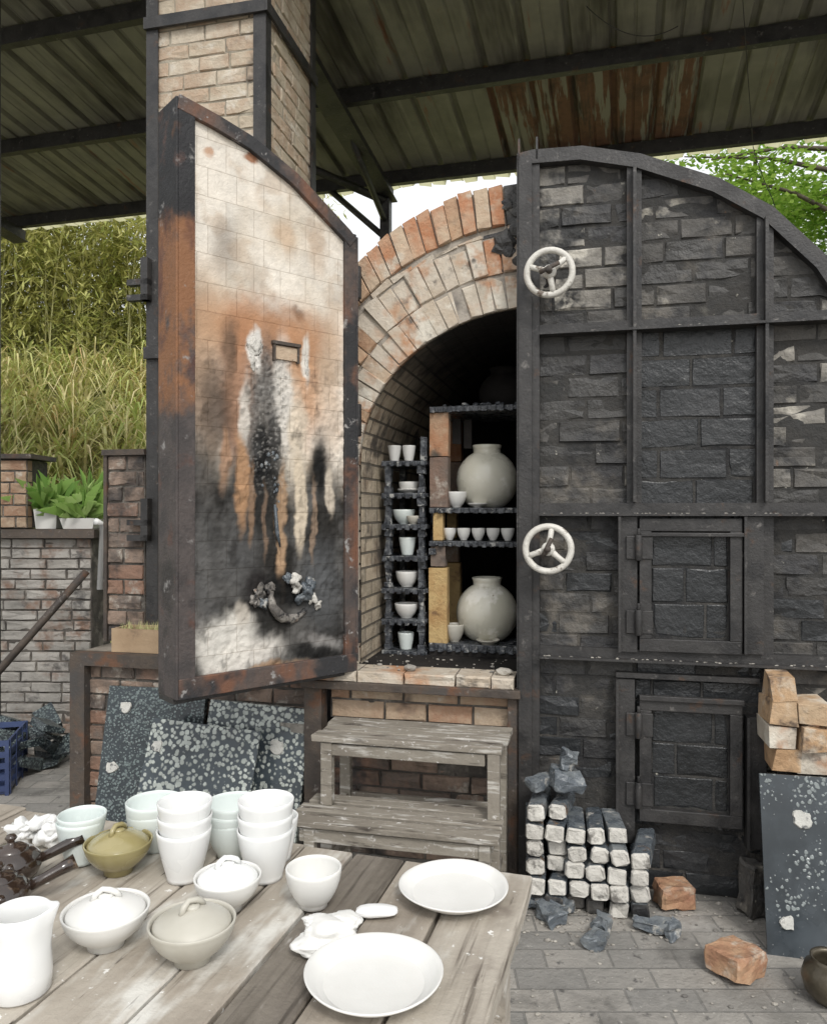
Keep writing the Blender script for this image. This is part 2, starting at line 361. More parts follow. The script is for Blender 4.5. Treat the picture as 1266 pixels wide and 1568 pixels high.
k.add(vs,[(2*i,2*i+1,2*i+3,2*i+2) for i in range(n)],2)
k.wall(-1.18,-.772,FZ,CZ,.10,.20,.075,mat=1,depth=.2,mort=2)
po=arc(1.185,1.19,CZ,48)
vs=[];fs=[]
pl=[(1.185,0)]+po+[(-1.185,0)]
for p in pl: vs+=[(p[0],.19,p[1]),(p[0],1.9,p[1])]
fs=[(2*i,2*i+1,2*i+3,2*i+2) for i in range(len(pl)-1)]
k.add(vs,fs,3,True)
k.add([(p[0],1.9,p[1]) for p in pl],[tuple(range(len(pl)))],3)
pin=[( .77,FZ)]+[(.77,FZ+(CZ-FZ)*i/6) for i in range(1,6)]+arc(.77,.66,CZ,40)+[(-.77,CZ-(CZ-FZ)*i/6) for i in range(1,6)]+[(-.77,FZ)]
L_=[0]
for a,b in zip(pin,pin[1:]): L_.append(L_[-1]+math.hypot(a[0]-b[0],a[1]-b[1]))
vs=[];fs=[];uv=[]
for p in pin: vs+=[(p[0],.13,p[1]),(p[0],1.86,p[1])]
for i in range(len(pin)-1):
    fs.append((2*i,2*i+2,2*i+3,2*i+1)); uv.append([(.13,L_[i]),(.13,L_[i+1]),(1.86,L_[i+1]),(1.86,L_[i])])
k.add(vs,fs,4,False,None,uv)
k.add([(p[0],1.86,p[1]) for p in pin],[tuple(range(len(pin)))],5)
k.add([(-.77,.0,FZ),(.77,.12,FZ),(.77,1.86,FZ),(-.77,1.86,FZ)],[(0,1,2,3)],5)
for i in range(9): k.rock((-.06+U(-.09,.04),.10,2.72+U(-.16,.16)),U(.02,.05),6,(1,.4,1),amp=.7)
k.done('kiln_body',[m_archbrick,m_whring,m_mortar_l,m_render,m_vault,m_dark,m_blackbrick],kiln,KM)
# sill, lintel and base wall
b=MB()
x=-.93
while x<-.08:
    w=U(.13,.22); b.brick(x+.002,min(x+w,-.07)-.002,FZ-.048,FZ+.002,-.035+U(-.006,.006),.15,0,None,.007,.004); x+=w
b.wall(-.88,-.05,.60,.765,.03,.22,.08,mat=1,mort=4,depth=.08,j=.005)
b.wall(-.88,-.05,.0,.60,.06,.21,.075,mat=2,mort=4,depth=.08,dj=.014,j=.008)
b.box(-1.0,.0,.14,1.8,.0,.80,3)
for i in range(60):
    x=U(-.9,-.1);y=U(0,.35); r=abs(random.gauss(.002,.003))+.0015
    b.rock((x,y,FZ+.003+r*.4),r,5,(1.2,1,.6),sub=1)
for x,y,r in((-.52,.02,.02),(-.12,.03,.026)): b.rock((x,y,FZ+.015),r,5,(1.3,1,.7),sub=2)
b.done('base_wall',[m_whring,m_tanbrick,m_redbrick,m_dark,m_mortar_r,m_debris],kiln,KM)
b=MB()
b.box(-.98,-.90,-.03,.05,.0,.80,0); b.box(-.985,-.045,-.055,.02,.742,.775,0)
b.box(-.10,-.052,-.02,.05,.0,.74,0)
b.box(-.89,-.11,.0,.03,.55,.575,0)
b.done('base_steel_frame',[m_rust],kiln,KM,.003)
# ------------------------------------------------------------------ closed door leaf
tp=[(-.06,2.96),(.0,2.97),(.2,2.965),(.424,2.91),(.716,2.785),(.905,2.66),(1.10,2.45),(1.28,2.15),(1.40,1.75),(1.44,1.3)]
top=interp(tp); clip=lambda x: top(x)-.04
d=MB()
V1,V2=.40,.88
def pick(*opts):
    def f(x,z): return random.choice(opts)
    return f
def topfn(x,z):
    v=noise.noise(Vector((x*4,z*4,3)))+U(-.25,.25)
    return 5 if v>-.02 else (2 if v>.35 else 0)
def topfn2(x,z):
    v=noise.noise(Vector((x*3.5,z*3.5,8)))+U(-.25,.25)+.1
    return 2 if v>.32 else (5 if v>0 else 0)
kw=dict(mort=3,md=.003,g=.006)
d.wall(.0,V1,2.23,3.0,.012,.21,.083,fn=topfn2,clip=clip,j=.005,**kw)
d.wall(V1,V2,2.23,3.0,.012,.21,.083,fn=topfn,clip=clip,j=.005,**kw)
d.wall(V2,1.44,2.23,3.0,.012,.21,.083,fn=topfn2,clip=clip,j=.005,**kw)
d.wall(.0,V1,1.51,2.23,.012,.24,.090,fn=pick(0,0,0,5),j=.005,**kw)
d.wall(V1,V2,1.51,2.23,.012,.25,.118,mats=[1],dj=.001,j=.0015,**kw)
d.wall(V2,1.40,1.51,2.23,.012,.21,.083,fn=lambda x,z: random.choice([2,5,5,0]),j=.006,**kw)
d.wall(.0,V1,.92,1.51,.012,.21,.085,fn=pick(0,0,1,0),j=.005,**kw)
d.wall(V2,1.44,.92,1.51,.012,.21,.085,fn=pick(1,0,0,5),j=.005,**kw)
d.wall(V1,V2,.0,1.51,.012,.21,.085,mats=[1],**kw)
d.wall(.0,V1,.0,.92,.012,.21,.085,mats=[0,1,0],j=.005,**kw)
d.wall(V2,1.44,.0,.92,.012,.21,.085,fn=pick(0,5,5,2),j=.006,**kw)
n=40; vs=[]
for i in range(n+1):
    x=-.05+1.49*i/n; vs+=[(x,.11,.0),(x,.11,top(x)-.01)]
d.add(vs,[(2*i,2*i+1,2*i+3,2*i+2) for i in range(n)],4)
d.done('closed_door_brickwork',[m_blackbrick,m_blackbrick2,m_whbrick,m_mortar_d,m_dark,m_greybrick],kiln,KM)
s=MB()
s.band(tp,.055,-.03,.13,0)
s.box(-.062,-.052,-.02,.12,.0,2.955,0); s.box(-.052,-.0,-.032,.02,.0,2.93,0); s.box(.0,.03,-.022,.01,.0,2.93,0)
s.box(V1-.028,V1+.028,-.018,.02,1.535,top(V1)-.05,0); s.box(V1-.006,V1+.006,-.055,-.016,1.54,top(V1)-.055,0)
s.box(V2-.03,V2+.03,-.018,.02,.955,top(V2)-.05,0); s.box(V2-.006,V2+.006,-.055,-.016,1.54,top(V2)-.06,0)
for z,h in ((2.235,.045),(1.51,.05),(.935,.045)):
    s.box(.031,1.43,-.024,.014,z-h/2,z+h/2,0); s.box(.031,1.43,-.06,-.022,z-h/2,z-h/2+.009,0)
for x in (-.052,.02): s.box(x-.004,x+.004,-.03,-.02,2.93,3.02,0)
for (x,z0,z1) in ((.374,.95,1.482),(.835,.96,1.482),(.365,.20,.84),(.845,.22,.72)):
    s.box(x-.036,x+.036,-.040,.012,z0,z1,0); s.box(x-.036,x-.026,-.06,-.038,z0,z1,0)
s.box(.33,.86,-.028,.012,.845,.865,0)
for i in range(160):
    x=U(.05,1.4); z=random.choice([2.235-.0225+.009,1.51-.025+.009,.935-.0225+.009]); s.rock((x,U(-.055,-.03),z+.001),U(.002,.005),1,(1.6,1,.6),sub=1)
s.done('closed_door_steel_frame',[m_steel,m_debris],kiln,KM,0)
h=MB()
def hatch(x0,x1,z0,z1):
    h.box(x0,x1,-.045,.012,z0,z0+.05,0);h.box(x0,x1,-.045,.012,z1-.05,z1,0)
    h.box(x0,x0+.045,-.047,.012,z0+.05,z1-.05,0);h.box(x1-.045,x1,-.047,.012,z0+.05,z1-.05,0)
    h.wall(x0+.045,x1-.045,z0+.05,z1-.05,-.018,.22,.13,mat=1,depth=.03,dj=.001,j=.001,mort=2,md=.003,g=.004)
    for z in (z0+(z1-z0)*.22,z1-(z1-z0)*.22):
        h.tube([(x0-.004,-.062,z-.05),(x0-.004,-.062,z+.05)],.014,10,0)
        h.box(x0-.05,x0+.05,-.052,-.040,z-.045,z+.045,0)
        h.tube([(x0-.004,-.062,z+.05),(x0-.004,-.062,z+.075)],.007,8,0)
hatch(.418,.795,.955,1.475); hatch(.418,.795,.29,.775)
h.box(.418,.8,-.058,-.044,.765,.785,0); h.box(.42,.8,-.058,-.044,1.405,1.42,0)
h.done('firing_hatches',[m_steel,m_blackbrick2,m_mortar_d],kiln,KM,.003)
def handwheel(x,z,rot):
    w=MB(); T=TR(x,-.115,z)@Matrix.Rotation(math.pi/2,4,'X')@Matrix.Rotation(rot,4,'Z')
    r=.088
    w.tube([(r*math.cos(a),r*math.sin(a),0) for a in [2*math.pi*i/40 for i in range(40)]],.0130,12,0,T,closed=True)
    for q in range(3):
        a=q*2*math.pi/3+.4
        w.tube([(.015*math.cos(a),.015*math.sin(a),.008),(.05*math.cos(a),.05*math.sin(a),.002),(r*math.cos(a),r*math.sin(a),0)],[.014,.011,.012],8,0,T)
    w.tube([(0,0,-.11),(0,0,-.02),(0,0,.012)],[.02,.02,.022],14,1,T)
    w.tube([(0,0,.004),(0,0,.024)],[.028,.024],16,0,T)
    w.tube([(0,0,.024),(0,0,.055)],.013,10,1,T)
    w.tube([(-.038,0,.045),(.045,.010,.045)],.009,8,1,T)
    w.done('handwheel',[m_wheel,m_rust],kiln,KM)
handwheel(.075,2.44,.3); handwheel(.07,1.355,1.0)
# ------------------------------------------------------------------ open door leaf
dt=[(0,3.01),(.15,2.985),(.3,2.95),(.5,2.865),(.76,2.70),(.794,2.67)]
dtop=interp(dt)
d=MB()
DB=.875
cream=(.66,.59,.49)
def fb(x,z,f,o=0):
    v=0;a=1
    for i in range(4):
        v+=a*noise.noise(Vector((x*f,z*f,o))); f*=2.1;a*=.55
    return v
blobs=[
(.19,2.50,.05,.08,.9,(.22,.18,.15),.6),(.31,2.36,.05,.12,.6,(.50,.44,.37),.5),(.51,2.30,.025,.03,.6,(.10,.085,.075),.85),
(.30,2.86,.03,.02,.4,(.3,.12,.05),.9),(.12,2.83,.02,.02,.4,(.46,.22,.10),.7),(.45,2.58,.05,.05,.6,(.52,.34,.2),.5),(.6,2.6,.04,.1,.6,(.50,.35,.23),.4),
(.36,2.20,.28,.12,.6,(.46,.22,.10),.88),(.10,2.05,.10,.30,.7,(.48,.30,.18),.75),(.24,1.95,.07,.30,.5,(.38,.19,.10),.88),
(.56,2.06,.07,.24,.6,(.48,.26,.14),.8),(.15,1.89,.09,.16,.7,(.06,.047,.04),.85),(.68,2.2,.05,.2,.7,(.50,.34,.22),.5),(.66,1.92,.07,.2,.7,(.54,.38,.26),.55),
(.21,2.12,.03,.10,.5,(.15,.10,.07),.8),
(.36,1.88,.09,.30,.4,(.12,.115,.11),.92),(.44,1.97,.045,.22,.4,(.66,.63,.58),.9),(.31,2.14,.03,.08,.25,(.72,.70,.66),.97),(.27,1.88,.02,.13,.3,(.6,.57,.52),.85),
(.55,2.12,.018,.10,.3,(.72,.69,.63),.95),(.345,1.76,.035,.15,.3,(.012,.012,.012),.95),(.40,1.83,.025,.12,.3,(.03,.03,.03),.85),(.51,1.82,.045,.16,.4,(.60,.53,.43),.8)]
blobs2=[
(.255,1.62,.032,.20,.25,(.42,.25,.14),.97),(.185,1.72,.018,.12,.4,(.34,.20,.12),.8),(.43,1.42,.022,.26,.3,(.40,.27,.17),.95),(.515,1.55,.030,.21,.25,(.58,.50,.39),.97),(.67,1.58,.024,.10,.25,(.52,.46,.38),.95),
(.12,1.66,.04,.08,.8,(.14,.125,.11),.6),(.10,1.30,.05,.20,.8,(.15,.148,.145),.7),(.25,1.32,.08,.10,.7,(.10,.10,.10),.7),(.62,1.20,.09,.15,.8,(.12,.125,.13),.8),(.07,1.05,.03,.1,.6,(.25,.24,.23),.6),
(.19,1.01,.12,.12,.3,(.68,.655,.60),.97),(.33,.945,.10,.055,.5,(.66,.63,.58),.9),(.25,1.12,.03,.05,.4,(.5,.46,.4),.8),
(.64,.965,.09,.035,.6,(.30,.29,.28),.75),(.33,1.20,.05,.06,.5,(.02,.018,.018),.95),(.45,1.17,.09,.07,.35,(.008,.008,.008),.97),(.58,.925,.10,.03,.4,(.008,.008,.008),.9),(.33,.885,.2,.015,.6,(.4,.25,.14),.6),(.585,1.46,.014,.16,.3,(.30,.22,.16),.85),
(.62,1.66,.03,.10,.4,(.010,.010,.010),.9),(.30,1.53,.014,.16,.3,(.26,.17,.11),.85),(.36,1.45,.010,.14,.4,(.20,.14,.10),.8)]
NX,NZ=130,360; cols=[];vs=[]
for j in range(NZ+1):
    for i in range(NX+1):
        x=.045+(.755-.045)*i/NX; zt=dtop(x)-.045; z=DB+(zt-DB)*j/NZ
        nx=fb(x,z,5,3); nz=fb(x,z*.6,4,9); fine=fb(x,z,34,1)
        xx=x+.022*nx+.004*fine; zz=z+.05*nz+.010*fine
        c=lerp3(cream,(.78,.73,.65),SS(-.5,.4,fb(x,z,3,5)))
        c=lerp3(c,(.50,.38,.27),.45*SS(.05,.6,fb(x,z,6,15)))
        c=lerp3(c,(.26,.22,.18),.35*SS(.25,.8,fb(x,z,4,25)))
        c=tuple(q*(1+.09*fine) for q in c)
        def app(c,bl,xx,zz):
            for cx,cz,rx,rz,so,cc,st in bl:
                e=math.hypot((xx-cx)/rx,(zz-cz)/rz)
                if e<1+so: c=lerp3(c,cc,st*(1-SS(1-so,1+so,e)))
            return c
        c=app(c,blobs,xx,zz)
        edge=1.76+.06*math.sin(x*21+1)+.10*noise.noise(Vector((x*14,.3,2)))-.08*x
        s_=(1-SS(edge-.14,edge+.10,zz))
        dk=lerp3((.008,.0085,.009),(.085,.084,.082),SS(-.25,.65,fb(x,z*.7,7,7)))
        c=lerp3(c,dk,.975*s_)
        c=app(c,blobs2,xx,zz)
        g=fb(x,z*.5,16,4)
        c=lerp3(c,(.02,.018,.016),.55*SS(.35,.8,g)*SS(2.3,1.9,z))
        g3=fb(x,z,70,14)
        bnd=SS(.24,.32,x)*SS(.50,.42,x)*SS(1.5,1.7,z)*SS(2.2,2.1,z)
        c=lerp3(c,(.05,.05,.05) if g3>0 else (.36,.35,.33),.5*bnd*SS(.15,.6,abs(g3)))
        cols.append(c)
        rel=.004*fb(x,z,40,2)*(SS(2.25,2.0,z)) + .009*max(0,g3)*bnd + .004*SS(.2,.5,g)*SS(2.3,1.9,z)
        vs.append((x,-.012-rel,z))
W=NX+1
fs=[(j*W+i,j*W+i+1,(j+1)*W+i+1,(j+1)*W+i) for j in range(NZ) for i in range(NX)]
d.add(vs,fs,0,True)
m_doorface=M('stained_firebrick_lining',[(.86,.86,.86),(1.06,1.05,1.04)],.8,6,(),.4,60,vcol=True,brick=(.118,.107,.0017,.65),mortar=(.6,.56,.52),spec=.18)
for nd in m_doorface.node_tree.nodes:
    if nd.type=='TEX_BRICK':
        nd.inputs['Color1'].default_value=(.90,.90,.90,1); nd.inputs['Color2'].default_value=(1.06,1.05,1.04,1); nd.offset=.37; nd.offset_frequency=2
d.done('open_door_lining',[m_doorface],kiln,DM,cols=cols)
m_doorframe=M('burnt_door_frame',[(.032,.028,.028),(.08,.066,.062),(.052,.046,.045)],.7,6,[((.24,.11,.05),7,.32,.5,(1,1,.6),(1.85,1.95)),((.10,.04,.028),5,.45,.6,(1,1,.4),(1.9,2.1)),
     ((.018,.018,.020),3,.2,.35,None,(2.52,2.60)),((.11,.055,.04),5,.55,.7),((.30,.29,.28),9,.62,.74)],.4,70)
m_frame2=M('oxidised_door_frame',[(.045,.036,.034),(.10,.072,.06),(.06,.054,.053)],.7,5,[((.16,.075,.045),4,.48,.62,(1,1,.6)),((.026,.026,.028),3,.48,.60),((.30,.29,.28),18,.6,.7)],.4,70)
s=MB()
s.box(-.004,.06,-.03,.0,.82,2.96,0); s.box(-.014,-.004,-.03,.13,.82,3.0,0)
s.box(.735,.794,-.028,.0,.86,2.69,2); s.box(.794,.804,-.028,.12,.86,2.68,2)
s.box(-.004,.794,-.034,.0,.82,.895,2)
s.band(dt,.055,-.032,.13,2)
s.box(0,.79,.105,.12,.83,2.65,1)
n=20;vs=[]
for i in range(n+1):
    x=.79*i/n; vs+=[(x,.12,.83),(x,.12,dtop(x)-.02)]
s.add(vs,[(2*i,2*i+1,2*i+3,2*i+2) for i in range(n)],1)
s.box(-.012,.79,.0,.13,.80,.82,1)
for z in (1.0,1.9,2.5): s.tube([(.83,.02,z-.07),(.83,.02,z+.07)],.022,10,1); 
for z in (1.0,1.9,2.5): s.box(.78,.83,.0,.05,z-.05,z+.05,1)
for z in (1.4,2.1): s.box(.0,.79,.12,.16,z-.03,z+.03,1)
s.done('open_door_frame',[m_doorframe,m_steel,m_frame2],kiln,DM,.003)
p=MB()
p.box(.385,.515,-.030,-.008,2.165,2.178,1); p.box(.39,.40,-.026,-.008,2.10,2.165,0);p.box(.50,.51,-.026,-.008,2.10,2.165,0)
p.box(.40,.50,-.0215,-.008,2.108,2.160,2)
T=TR(.475,-.02,1.155)@Matrix.Rotation(math.pi/2,4,'X')
K=15
p.tube([((.10-.015*i/K)*math.cos(a)+U(-.003,.003),.085*math.sin(a)+U(-.003,.003),.012*math.sin(2.2*a)) for i,a in enumerate([math.radians(160+i*11.5) for i in range(K)])],[.008+.014*math.sin(math.pi*(i+.8)/(K+.5))**1.3+U(-.001,.002) for i in range(K)],9,6,T)
for (x,z,r,m) in ((.49,1.225,.022,5),(.50,1.19,.016,5),(.55,1.18,.026,4),(.575,1.145,.016,5),(.455,1.235,.016,4),(.33,1.19,.022,6),(.31,1.15,.016,6),(.35,1.14,.018,4),(.56,1.205,.018,4),(.515,1.15,.018,4),(.38,1.20,.016,6),(.60,1.12,.014,5)): p.rock((x,-.02,z),r,m,(1.1,.8,1.2),sub=3,amp=1.1)
p.tube([(.40,-.018,1.53),(.405,-.025,1.42),(.42,-.025,1.36)],[.006,.009,.003],7,4)
p.tube([(.47,-.02,1.24),(.50,-.035,1.20)],[.013,.011],9,5)
for i in range(16): p.rock((U(.34,.42),-.013,U(1.5,1.75)),U(.004,.011),4,(1,.7,1.2),sub=1)
p.rock((.315,-.014,2.145),.026,5,(1.1,.25,1.3),sub=3,amp=.7); p.rock((.305,-.013,2.08),.012,5,(.9,.4,2.8),sub=3); p.rock((.55,-.013,2.10),.013,5,(.8,.4,3.2),sub=3)
p.done('spyhole_and_burner_port',[m_rust,m_rust,m_archbrick,m_whring,m_glassy,m_endwhite,m_crust],kiln,DM)
# ------------------------------------------------------------------ wares inside kiln
def bowlp(rf,rr,h,kind='round',t=.0035,foot=.006,n=12):
    out=[(0,.002),(rf*.85,.002),(rf*.9,0),(rf,0),(rf,foot)]
    def f(q):
        if kind=='round': return math.sin(q*math.pi/2)**.75
        if kind=='cup': return .55*q+.45*math.sin(q*math.pi/2)
        if kind=='bell': return math.sin(min(1,q*1.15)*math.pi/2)**.8*.9+.1*q**4
        return q
    body=[(rf+(rr-rf)*f(i/n),foot+(h-foot)*i/n) for i in range(1,n+1)]
    inn=[(max(.001,r-t),z) for i,(r,z) in enumerate(reversed(body))]
    inn=[(r,max(z,foot+.005)) for r,z in inn]
    return out+body+[(rr-t/2,h+t*.4)]+inn+[(0,foot+.005)]
def sphp(r,hs,rf,rn,hn):
    pr=[(0,.0),(rf,0)]
    a0=-math.acos(rf/r); a1=math.acos(rn/r)
    zb=hs*math.sin(a0)
    for i in range(1,20):
        a=a0+(a1-a0)*i/20; pr.append((r*math.cos(a),hs*math.sin(a)-zb))
    zt=hs*math.sin(a1)-zb
    pr+=[(rn,zt),(rn*1.02,zt+hn*.5),(rn*1.12,zt+hn),(rn*1.02,zt+hn+.003),(rn*.9,zt+hn),(rn*.88,zt-.02),(0,zt-.03)]
    return pr
sh=MB()
lev=[.835,.985,1.135,1.29,1.44,1.59,1.745]
for i,z in enumerate(lev):
    x0,x1=-.75,-.525
    sh.box(x0,x1,.40,.78,z-.02,z,0,j=.003)
    for q in range(6):
        xa=x0+.005+q*.038; sh.box(xa,xa+.022,.385,.402,z-.026,z-.002,0,j=.002)
    if i<6:
        for xx in (x0+.03,x1-.03):
            sh.box(xx-.017,xx+.017,.405,.45,z+.001,z+.030,0,j=.004); sh.box(xx-.012,xx+.012,.41,.445,z+.03,z+.09,0,j=.004); sh.box(xx-.018,xx+.018,.405,.45,z+.09,lev[i+1]-.021,0,j=.004)
            sh.box(xx-.015,xx+.015,.70,.74,z+.001,lev[i+1]-.021,0)
sh.box(-.56,-.53,.41,.45,1.746,1.86,0,j=.003)
for z,t in ((.875,.03),(1.363,.022),(1.52,.022),(2.0,.025)):
    sh.box(-.515,-.06,.40,.86,z-t,z,0,j=.003)
    for q in range(11):
        xa=-.51+q*.041; sh.box(xa,xa+.024,.386,.402,z-t-.004,z-.002,0,j=.003)
sh.box(-.515,-.06,.40,.86,FZ,.845,3)
for (x0,x1,z0,z1,m) in ((-.515,-.425,1.522,1.76,2),(-.515,-.425,1.765,1.972,1),(-.50,-.45,1.365,1.496,4),(-.52,-.43,.877,1.235,4),(-.51,-.44,1.24,1.339,2)):
    sh.box(x0,x1,.41,.47,z0,z1,m,j=.002)
    sh.box(x0,x1,.78,.84,z0,z1,m)
for z0,z1 in ((.877,1.339),(1.522,1.973),(1.365,1.497)): sh.box(-.10,-.065,.74,.82,z0,z1,2)
sh.box(-.515,-.48,.395,.43,1.30,1.33,0,j=.004)
for i in range(14): sh.rock((U(-.48,-.1),.44,2.01),U(.008,.016),0,(1.3,1,.7),sub=1)
sh.box(-.42,-.38,.50,.54,1.83,1.95,3,j=.003); sh.box(-.37,-.33,.52,.56,1.81,1.95,3,j=.003)
sh.done('kiln_shelf_stack',[m_kilnshelf,m_archbrick,m_redbrick,m_dark,m_yellow],None,KM,.002)
for z in (.876,1.521):
    q=MB(); q.lathe(sphp(.150,.152,.075,.066,.035),48,0,c=(-.262,.57,z)); q.done('moon_jar',[m_jar],None,KM)
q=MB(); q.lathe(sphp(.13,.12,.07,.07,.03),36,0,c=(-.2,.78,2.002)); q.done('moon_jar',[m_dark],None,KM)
def pot(name,prof,mat,x,y,z,mtx=None,n=32):
    q=MB(); q.lathe(prof,n,0); o=q.done(name,[mat]); o.matrix_world=(mtx if mtx else Matrix())@Matrix.Translation((x,y,z)); return o
for z in (1.747,): 
    pot('teacup',bowlp(.022,.033,.075,'cup'),m_cream,-.70,.46,z,KM); pot('teacup',bowlp(.022,.033,.075,'cup'),m_cream,-.63,.47,z,KM)
pot('bowl_ware',bowlp(.025,.05,.055),m_cream,-.635,.49,1.591,KM); pot('saucer',bowlp(.03,.06,.02),m_cream,-.63,.48,1.591,KM)
pot('bowl_ware',bowlp(.025,.055,.07),m_celadon,-.655,.47,1.441,KM); pot('bowl_ware',bowlp(.02,.035,.04),m_grayg,-.60,.44,1.441,KM)
pot('teacup',bowlp(.028,.042,.085,'cup'),m_celadon,-.635,.46,1.291,KM)
pot('bowl_ware',bowlp(.028,.055,.075),m_cream,-.64,.47,1.136,KM)
pot('bowl_ware',bowlp(.028,.058,.07),m_cream,-.64,.46,.986,KM)
pot('teacup',bowlp(.028,.040,.08,'cup'),m_celadon,-.64,.45,.836,KM)
for x in (-.43,-.36,-.29,-.22,-.15): pot('teacup',bowlp(.016,.032,.058,'round'),m_cream,x,.47,1.364,KM)
pot('bowl_ware',bowlp(.022,.05,.075),m_cream,-.395,.47,1.521,KM)
pot('saucer',bowlp(.02,.045,.02),m_cream,-.29,.44,1.521,KM)
pot('bowl_ware',bowlp(.022,.048,.085),m_grayg,-.405,.47,.876,KM)
pot('saucer',bowlp(.03,.055,.022),m_grayg,-.24,.44,.876,KM)
# ------------------------------------------------------------------ chimney
c=MB()
cx0,cx1,cy0,cy1=-2.02,-1.376,.45,1.15
c.wall(cx0+.02,cx1-.02,0,5.3,cy0,.19,.08,mat=0,mort=1,depth=.1,dj=.004,g=.005,j=.003,md=.006)
TS=Matrix.Translation((cx1,cy0,0))@Matrix.Rotation(math.pi/2,4,'Z')
c.wall(.02,cy1-cy0,0,5.3,0,.19,.08,mat=0,mort=1,T=TS,depth=.1,g=.005,j=.003,md=.006)
TS=Matrix.Translation((cx0,cy1,0))@Matrix.Rotation(-math.pi/2,4,'Z')
c.wall(0,cy1-cy0,0,5.3,0,.19,.08,mat=0,mort=1,T=TS,depth=.1)
c.box(cx0+.03,cx1-.03,cy0+.03,cy1,0,5.3,1)
def angle(x,y,sx,sy,z0,z1):
    c.box(min(x,x+sx*.06),max(x,x+sx*.06),y-.008 if sy>0 else y,y if sy>0 else y+.008,z0,z1,2)
    c.box(x-.008 if sx>0 else x,x if sx>0 else x+.008,min(y-.008*sy,y+sy*.06),max(y-.008*sy,y+sy*.06),z0,z1,2)
angle(cx1+.006,cy0-.008,-1,1,0,5.3); angle(cx0-.006,cy0-.008,1,1,0,5.3); angle(cx1+.006,cy1,-1,-1,0,5.3)
for z in (4.02,2.3):
    c.box(cx0-.02,cx1+.02,cy0-.034,cy0-.017,z,z+.06,2); c.box(cx1+.015,cx1+.03,cy0-.034,cy1,z,z+.06,2)
for z in (2.60,1.35):
    c.box(cx0-.10,cx0+.02,cy0-.06,cy0-.02,z,z+.03,2); c.box(cx0-.10,cx0+.02,cy0-.06,cy0-.02,z+.08,z+.11,2); c.box(cx0-.02,cx0+.02,cy0-.06,cy0-.02,z,z+.22,2)
c.done('brick_chimney',[m_chim,m_mortar_c,m_steel],None,KM)
c=MB()
c.wall(-2.2,-.99,0,.76,.15,.21,.08,mat=0,mort=1,depth=.08,j=.005)
c.box(-2.2,-.99,.19,1.9,0,.79,3)
c.box(-2.24,-.99,.10,.17,.755,.815,2); c.box(-2.24,-2.16,.10,.16,0,.755,2)
c.box(-2.22,-.99,.17,1.9,.79,.812,3)
for i in range(10):
    c.box(-1.12+U(-.04,.02),-1.0,.02+U(0,.04),.14,.02+i*.055,.06+i*.055,4,j=.012)
c.done('brick_platform',[m_redbrick,m_mortar_r,m_rust,m_render,m_whbrick],None,KM,.002)
c=MB()
c.wall(-2.27,-2.05,.815,1.80,.44,.20,.08,mat=0,mort=1,depth=.06,j=.005)
TS=Matrix.Translation((-2.27,.8,0))@Matrix.Rotation(-math.pi/2,4,'Z'); c.wall(0,.36,.815,1.80,0,.2,.08,mat=0,mort=1,T=TS,depth=.06)
c.box(-2.26,-2.05,.46,.80,.815,1.80,1); c.box(-2.29,-2.04,.42,.82,1.80,1.83,2); c.box(-2.285,-2.265,.43,.47,.815,1.80,2)
c.done('brick_pier',[m_redbrick,m_mortar_r,m_rust],None,KM)
c=MB()
for a in ((-2.05,-1.78,.16,.175),(-2.05,-1.78,.285,.30)): c.box(a[0],a[1],a[2],a[3],.816,.93,0,j=.002)
c.box(-2.05,-2.035,.175,.285,.816,.93,0);c.box(-1.795,-1.78,.175,.285,.816,.93,0); c.box(-2.035,-1.795,.175,.285,.82,.91,1)
for i in range(160):
    x=U(-2.03,-1.8);y=U(.18,.28); a=U(0,6.28); l=U(.02,.06)
    c.add([(x,y,.91),(x+.004,y,.91),(x+math.cos(a)*.02,y+math.sin(a)*.02,.91+l)],[(0,1,2)],2)
c.done('terracotta_planter',[m_terra,m_ground,m_culm],None,KM)
def slab(name,x,y,z,w,h,t,rz,lean,mat,wads,tilt=0):
    q=MB()
    q.box(0,w,0,t,0,h,0,j=.004)
    for (a,b,r) in wads:
        o=R()*9
        vsn=[(a*w+r*(1+.5*noise.noise(Vector((math.cos(i*.314)*1.5,math.sin(i*.314)*1.5,o))))*math.cos(i*.314),-.0075,b*h+r*(1+.5*noise.noise(Vector((math.cos(i*.314)*1.5,math.sin(i*.314)*1.5,o+4))))*math.sin(i*.314)) for i in range(20)]
        vb=[(p[0],-.001,p[2]) for p in vsn]; vb=[((p[0]-a*w)*1.12+a*w,p[1],(p[2]-b*h)*1.12+b*h) for p in vb]
        q.add(vsn+vb,[tuple(range(20))]+[(i,(i+1)%20,20+(i+1)%20,20+i)[::-1] for i in range(20)],1)
    o=q.done(name,[mat,m_wad],None,None,0)
    o.matrix_world=KM@TR(x,y,z,rz)@Matrix.Rotation(lean,4,'X')@Matrix.Rotation(tilt,4,'Y')
    return o
slab('speckled_kiln_shelf',-2.02,-.04,.0,.50,.68,.02,.05,-.22,m_speck2,((.2,.86,.026),(.12,.45,.026)),.0)
slab('speckled_kiln_shelf',-1.50,-.10,.0,.50,.66,.02,-.03,-.26,m_speck,((.72,.74,.03),(.8,.3,.03)),.03)
slab('speckled_kiln_shelf',-1.72,-.24,.0,.52,.60,.02,.02,-.30,m_speck,((.1,.80,.024),(.08,.06,.026)),.06)
slab('speckled_kiln_shelf',.815,-.37,.0,.50,.59,.022,.0,-.20,m_speck3,((.26,.76,.028),(.14,.18,.022)),0)
c=MB()
c.wall(.92,1.35,0,.56,-.22,.2,.075,mat=0,mort=1,depth=.1); c.box(.92,1.35,-.2,-.03,0,.56,1)
z=.57
